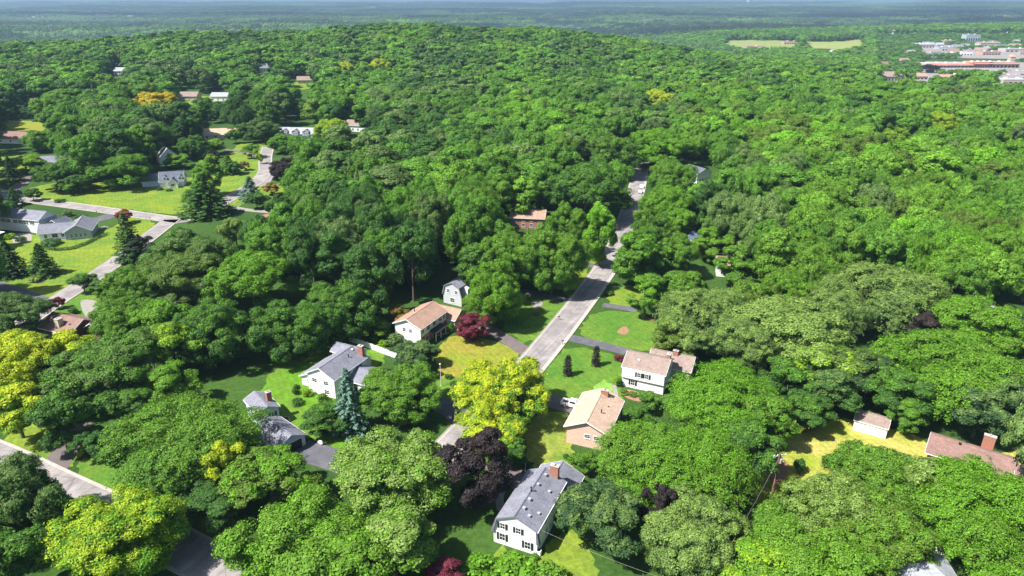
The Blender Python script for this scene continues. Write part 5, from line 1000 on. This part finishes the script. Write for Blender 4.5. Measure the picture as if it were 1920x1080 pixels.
P1, rng = poisson(66, 560, 10.6, 3)
Rr = rng.uniform(4.8, 8.8, len(P1)); Hh = 12.5 + Rr*1.0 + rng.uniform(0, 6.5, len(P1))
near = np.zeros(len(P1), bool)
for X, Y, r in TREES: near |= np.hypot(P1[:, 0]-X, P1[:, 1]-Y) < (r + Rr)*.66
def in_front(P, Rr, Hh, y0, y1):                              # no filler in front of a crown that the photograph shows
    fr = np.zeros(len(P)); zg = hgt(P[:, 0], P[:, 1])
    for a in np.linspace(0, 6.283, 7)[:-1]:
        px, py = proj(P[:, 0] + Rr*.7*np.cos(a), P[:, 1] + Rr*.7*np.sin(a), zg + Hh*.65); ins = np.zeros(len(P), bool)
        for (X, Y, r), h_ in zip(TREES, HAND):
            if not y0 < Y < y1: continue
            zc = float(hgt(X, Y)) + h_[3]*.6; cx_, cy_ = proj(X, Y, zc); dep = Y*CP + (CAM_H - zc)*SP; ax_ = 1280*r/dep; ay_ = 1280*(h_[3]*.38 + r*.35*(CAM_H/dep + .2))/dep
            ins |= (((px-cx_)/ax_)**2 + ((py-cy_)/ay_)**2 < 1) & (P[:, 1] < Y)
        fr += ins
    return fr/6 > .30
near |= in_front(P1, Rr, Hh, 0, 900)
keep = ~near & ~blocked(P1[:, 0], P1[:, 1], Rr, Hh, CLEAR)
small = ~near & ~keep                                       # try again as smaller trees at the edges of the gardens
Rs, Hs = Rr*.58, Hh*.5
keep2 = small & ~blocked(P1[:, 0], P1[:, 1], Rs, Hs, CLEAR, .04)
Rr = np.where(keep2, Rs, Rr); Hh = np.where(keep2, Hs, Hh); keep |= keep2
Z = hgt(P1[:, 0], P1[:, 1]); qx, qy = proj(P1[:, 0], P1[:, 1], Z + Hh*.7)
vis = keep & (qx > -60) & (qx < 1980) & (qy < 1130)
def tone(X, Y, q):
    n = math.sin(X/23 + 1.3) + math.sin(Y/31 + X/57)*.8 + q.normal()*.9 + (min(max((X-.15*Y)/(.25*Y), -1), 1))*.6
    if n < -1.5: return 'DG', 'dark green'
    if n < -.9: return 'GG', 'grey-green'
    if n < .9: return 'G', 'mid green'
    if n < 1.8: return 'G2', 'bright green'
    return ('OL', 'olive green') if q.uniform() < .35 else ('BG', 'vivid green')
LM = [('the burgundy maple', 887, 612), ('the barn-roofed grey house', 850, 550), ('the grey-roofed white house', 640, 700), ('the wide feathery tree', 352, 860), ('the tan woodland roof', 990, 415), ('the junction spruce', 228, 480),
 ('the shed', 1632, 800), ('the large pale tree', 1470, 680), ('the feathery grey-green tree', 1660, 600), ('the white colonial', 1210, 700), ('the dark-roofed white wood house', 1325, 330), ('the blue-grey wood roof', 1305, 475), ('the purple maple', 893, 900),
 ('the utility pole', 1447, 900), ('the grey arch-side roof', 1740, 1070), ('the vivid yellow trees', 90, 690), ('the dormered house', 560, 245), ('the cape house', 305, 340), ('the street end', 1200, 300), ('the street bend', 1150, 460), ('the red-brown roof', 1800, 850),
 ('the dark purple gap tree', 1745, 640), ('the right-hand bright tree', 1795, 700), ('the bottom left yellow tree', 215, 1000), ('the bright lime tree', 622, 245), ('the high yellow-green tree', 1765, 225), ('the road-end purple tree', 538, 320)]
LMP = [(n, *at(x, y)) for n, x, y in LM]
ORD = ['nearest', 'second', 'third', 'fourth', 'fifth', 'sixth', 'seventh', 'eighth', 'ninth', 'tenth', 'eleventh', 'twelfth', 'thirteenth', 'fourteenth', 'fifteenth', 'sixteenth', 'seventeenth', 'eighteenth', 'nineteenth', 'twentieth']
def ordw(k): return ORD[k] if k < 20 else (['twenty', 'thirty', 'forty', 'fifty'][(k+1)//10 - 2] + '-' + ['', 'first', 'second', 'third', 'fourth', 'fifth', 'sixth', 'seventh', 'eighth', 'ninth'][(k+1) % 10]).rstrip('-')
idx = [i for i in np.argsort(P1[:, 1]) if vis[i]]
N_IND = max(0, 300 - sum(1 for h_ in HAND if h_[4] != 's'))
ind, rest = idx[:N_IND], idx[N_IND:]
cell = {}
for i in ind:
    X, Y = P1[i]; n, lx, ly = min(LMP, key=lambda q: math.hypot(q[1]-X, (q[2]-Y)*1.0)); dx, dy = X-lx, Y-ly
    a = math.degrees(math.atan2(dy, dx)) % 360
    dr = ['right of', 'behind and right of', 'behind', 'behind and left of', 'left of', 'before and left of', 'in front of', 'before and right of'][int((a + 22.5)//45) % 8]
    tn = tone(X, Y, rng); cell.setdefault((n, dr), []).append((math.hypot(dx, dy), i, tn))
for (n, dr), lst in cell.items():
    lst.sort()
    for k, (d, i, tn) in enumerate(lst):
        X, Y = P1[i]; H = Hh[i]; kd = 's' if rng.uniform() < .05 else ('t' if rng.uniform() < .35 else ('w' if rng.uniform() < .2 else 'r'))
        word = 'broadleaf tree' if kd != 's' else 'pointed evergreen'
        lb = f"{tn[1]} {word} {dr} {n}" + (', the nearest' if k == 0 else f", {ordw(k)} outward")
        a = T[tn[0]]; f1, f2 = rng.uniform(.82, 1.18), rng.uniform(1.0, 1.45)
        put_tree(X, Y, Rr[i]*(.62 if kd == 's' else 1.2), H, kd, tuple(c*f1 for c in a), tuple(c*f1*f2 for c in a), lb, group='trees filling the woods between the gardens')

# everything beyond: one wood of stuff, its trees placed by geometry nodes
def gn_forest(name, pts, tints, tints2, scl, which, protos, label):
    pc = bpy.data.collections.new(name + '_kinds')
    for k, me in enumerate(protos):
        po = bpy.data.objects.new('tree_kind_%02d' % k, me); pc.objects.link(po)
    me = bpy.data.meshes.new(name); n = len(pts); me.vertices.add(n); me.vertices.foreach_set('co', np.asarray(pts, np.float32).ravel())
    for an, ty, dat in (('tint', 'FLOAT_COLOR', np.c_[tints, np.ones(n)]), ('tint2', 'FLOAT_COLOR', np.c_[tints2, np.ones(n)]), ('scl', 'FLOAT_VECTOR', scl), ('rot', 'FLOAT', rng.uniform(0, 6.28, n))):
        at_ = me.attributes.new(an, ty, 'POINT'); at_.data.foreach_set('color' if ty == 'FLOAT_COLOR' else 'vector' if ty == 'FLOAT_VECTOR' else 'value', np.asarray(dat, np.float32).ravel())
    at_ = me.attributes.new('kind', 'INT', 'POINT'); at_.data.foreach_set('value', np.asarray(which, np.int32))
    o = link(name, me); ng = bpy.data.node_groups.new(name, 'GeometryNodeTree')
    ng.interface.new_socket('Geometry', in_out='INPUT', socket_type='NodeSocketGeometry'); ng.interface.new_socket('Geometry', in_out='OUTPUT', socket_type='NodeSocketGeometry')
    gi = ng.nodes.new('NodeGroupInput'); go = ng.nodes.new('NodeGroupOutput')
    ip = ng.nodes.new('GeometryNodeInstanceOnPoints'); ci = ng.nodes.new('GeometryNodeCollectionInfo'); ci.inputs['Collection'].default_value = pc
    ci.inputs['Separate Children'].default_value = True; ci.inputs['Reset Children'].default_value = True
    def attr(nm, ty):
        a = ng.nodes.new('GeometryNodeInputNamedAttribute'); a.data_type = ty; a.inputs['Name'].default_value = nm; return a.outputs['Attribute']
    cx = ng.nodes.new('ShaderNodeCombineXYZ'); ng.links.new(attr('rot', 'FLOAT'), cx.inputs[2])
    L = ng.links.new; L(gi.outputs[0], ip.inputs['Points']); L(ci.outputs[0], ip.inputs['Instance']); ip.inputs['Pick Instance'].default_value = True
    L(attr('kind', 'INT'), ip.inputs['Instance Index']); L(cx.outputs[0], ip.inputs['Rotation']); L(attr('scl', 'FLOAT_VECTOR'), ip.inputs['Scale']); L(ip.outputs[0], go.inputs[0])
    md = o.modifiers.new('trees', 'NODES'); md.node_group = ng
    return tag(o, label, 'woods', kind='stuff')
def tints_for(X, Y, far=0):
    n = len(X); s = np.sin(X/23+1.3) + np.sin(Y/31+X/57)*.8 + np.clip((X-.15*Y)/(.25*Y), -1, 1)*.6 + rng.normal(size=n)*.9 + .6*np.sin(X/210)*np.sin(Y/160)
    keys = ['DG', 'GG', 'G', 'G2', 'BG', 'OL']; k = np.where(s < -1.5, 0, np.where(s < -.9, 1, np.where(s < .9, 2, np.where(s < 1.8, 3, np.where(rng.uniform(size=n) < .35, 5, 4)))))
    a = np.array([T[q] for q in keys])[k]*rng.uniform(.8, 1.25, n)[:, None]; return a, a*rng.uniform(1.0, 1.45, n)[:, None]
# kinds for the middle distance: crowns with trunks joined are not needed, crowns only
mids = [broad(s, nc=55, nl=110, leaf=.42, K=k, lr=l, cs=(1.0, 1.8)) for s, k, l in ((61, 7, .50), (62, 9, .46), (63, 6, .55), (64, 12, .40))] + [broad(s, R=5, H=17, zb=2, nc=55, nl=110, leaf=.42, shape='tall', K=8, lr=.48, cs=(1.0, 1.7)) for s in (65, 66)] + [spruce(67, whorl=16, nb=8, nl=18, leaf=.42), feathery(68, nb=110, nl=80, leaf=.34, K=13), feathery(69, R=5.5, H=16, nb=110, nl=80, leaf=.34, K=11)]
def size_of(me): v = mesh_z(me); return float(np.percentile(np.hypot(v[:, 0], v[:, 1]), 96)), float(v[:, 2].max())
msz = np.array([size_of(m_) for m_ in mids]); fine = [v[0] for k in ('r', 't', 'w', 'r', 't', 's') for v in KIND[k][:3 if k != 's' else 1]] ; fsz = np.array([size_of(m_) for m_ in fine])
pts, sc_, wh, XX, YY = [], [], [], [], []
for i in rest:
    k = rng.integers(len(fine)); X, Y = P1[i]; pts.append((X, Y, float(hgt(X, Y)))); r_ = Rr[i]*(1.2 if fine[k] is not KIND['s'][0][0] else .62)/fsz[k, 0]; sc_.append((r_, r_, Hh[i]/fsz[k, 1])); wh.append(k)
pts = np.array(pts); a, b = tints_for(pts[:, 0], pts[:, 1])
gn_forest('near_woods', pts, a, b, np.array(sc_), wh, fine, 'continuous green broadleaf wood either side of the street, too dense to count')
P2, rng = poisson(560, 2700, 12.2, 9); P2 = P2[rng.uniform(size=len(P2)) < np.where(P2[:, 1] > 1500, .72, 1.0)]
R2 = rng.uniform(5.2, 10.2, len(P2)); H2 = 9 + R2 + rng.uniform(0, 6, len(P2)); kp = np.ones(len(P2), bool)
for X, Y, r in TREES:
    if Y > 540: kp &= np.hypot(P2[:, 0]-X, P2[:, 1]-Y) > r + 3
kp &= ~in_front(P2, R2, H2, 540, 3000)
tx, ty = proj(P2[:, 0], P2[:, 1], hgt(P2[:, 0], P2[:, 1])); town = (tx > 1640) & (ty > 66) & (ty < 168)   # gardens of the town: smaller, sparser trees
H2 = np.where(town, H2*.42, H2); R2 = np.where(town, R2*.6, R2); kp &= ~(town & (rng.uniform(size=len(P2)) < .22))
kp &= ~blocked(P2[:, 0], P2[:, 1], R2, H2, CLEAR + FAR_CLEAR)
P2, R2, H2 = P2[kp], R2[kp], H2[kp]; wh = rng.choice(len(mids), len(P2), p=[.15]*4 + [.10]*2 + [.04] + [.08]*2); wh = wh.astype(int)
a, b = tints_for(P2[:, 0], P2[:, 1]); s_ = np.stack([R2*1.18/msz[wh, 0]*np.where(wh == 6, .55, 1), R2*1.18/msz[wh, 0]*np.where(wh == 6, .55, 1), H2/msz[wh, 1]], 1)
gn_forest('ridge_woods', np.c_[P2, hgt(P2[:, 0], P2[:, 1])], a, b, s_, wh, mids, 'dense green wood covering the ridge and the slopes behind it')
# far woods: patches of canopy
def patch(seed, S=150., n=230):
    rng2 = np.random.default_rng(seed); c = rng2.uniform(-S/2, S/2, (n, 2)); h = 7 + 9*np.abs(np.sin(c[:, 0]/19 + seed)*np.sin(c[:, 1]/23 + 2*seed)) + rng2.uniform(0, 9, n); r = rng2.uniform(5, 13, n); nl = 34
    ii = np.repeat(np.arange(n), nl); d = unit(rng2.normal(size=(len(ii), 3)) + np.array([0, 0, .5])); d[:, 2] = np.abs(d[:, 2])
    p = np.stack([c[ii, 0], c[ii, 1], h[ii]*.5], 1) + d*np.stack([r[ii], r[ii], h[ii]*.55], 1)*rng2.uniform(.8, 1.05, len(ii))[:, None]
    return quads('canopy_patch', p, d + rng2.normal(size=d.shape)*.3, 2.1, rng2, .7)
pat = [patch(s) for s in (71, 72, 73, 74)]
def far_pts(r0, r1, sp, seed):
    q = np.random.default_rng(seed); out = []; y = r0
    while y < r1:
        st = sp*(1 + y/9000); half = y*.80 + 300; xs = np.arange(-half, half, st); out.append(np.stack([xs + q.normal(size=len(xs))*st*.2, np.full(len(xs), y) + q.normal(size=len(xs))*st*.2, np.full(len(xs), st)], 1)); y += st*.9
    return np.concatenate(out), q
P3, rng = far_pts(2650, 26000, 125, 12); kf = ~blocked(P3[:, 0], P3[:, 1], P3[:, 2]*.3, np.full(len(P3), 15.), FAR_CLEAR) & (rng.uniform(size=len(P3)) < .93); P3 = P3[kf]
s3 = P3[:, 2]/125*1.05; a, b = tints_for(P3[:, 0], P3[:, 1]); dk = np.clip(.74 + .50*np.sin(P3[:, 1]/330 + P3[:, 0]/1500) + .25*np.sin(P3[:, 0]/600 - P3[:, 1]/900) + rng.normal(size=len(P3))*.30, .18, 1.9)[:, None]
a = a*dk*np.array([.72, .62, 1.4]); b = a*1.2     # darker bands, and the blue of distant haze put into the leaf tints
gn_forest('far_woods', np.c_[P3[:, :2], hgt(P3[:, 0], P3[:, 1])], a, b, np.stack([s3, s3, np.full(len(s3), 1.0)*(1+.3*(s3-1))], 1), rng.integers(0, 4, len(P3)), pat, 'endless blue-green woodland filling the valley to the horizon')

# ------------------------------------------------------------------ haze
hm = bpy.data.materials.new('haze'); hm.use_nodes = True; hn = hm.node_tree; hn.nodes.remove(hn.nodes['Principled BSDF'])
pv = hn.nodes.new('ShaderNodeVolumePrincipled'); pv.inputs['Color'].default_value = (.38, .58, .78, 1); pv.inputs['Density'].default_value = HAZE_D
hn.links.new(pv.outputs[0], hn.nodes['Material Output'].inputs['Volume'])
m = MB(); m.box(-46000, -3000, -140, 46000, 46000, 260); tag(m.build('haze', hm), 'thin bluish haze over the whole valley', 'haze', kind='stuff')
print('objects', len(bpy.data.objects), 'individual fill', len(ind), 'rest', len(rest), 'ridge', len(P2), 'far', len(P3))
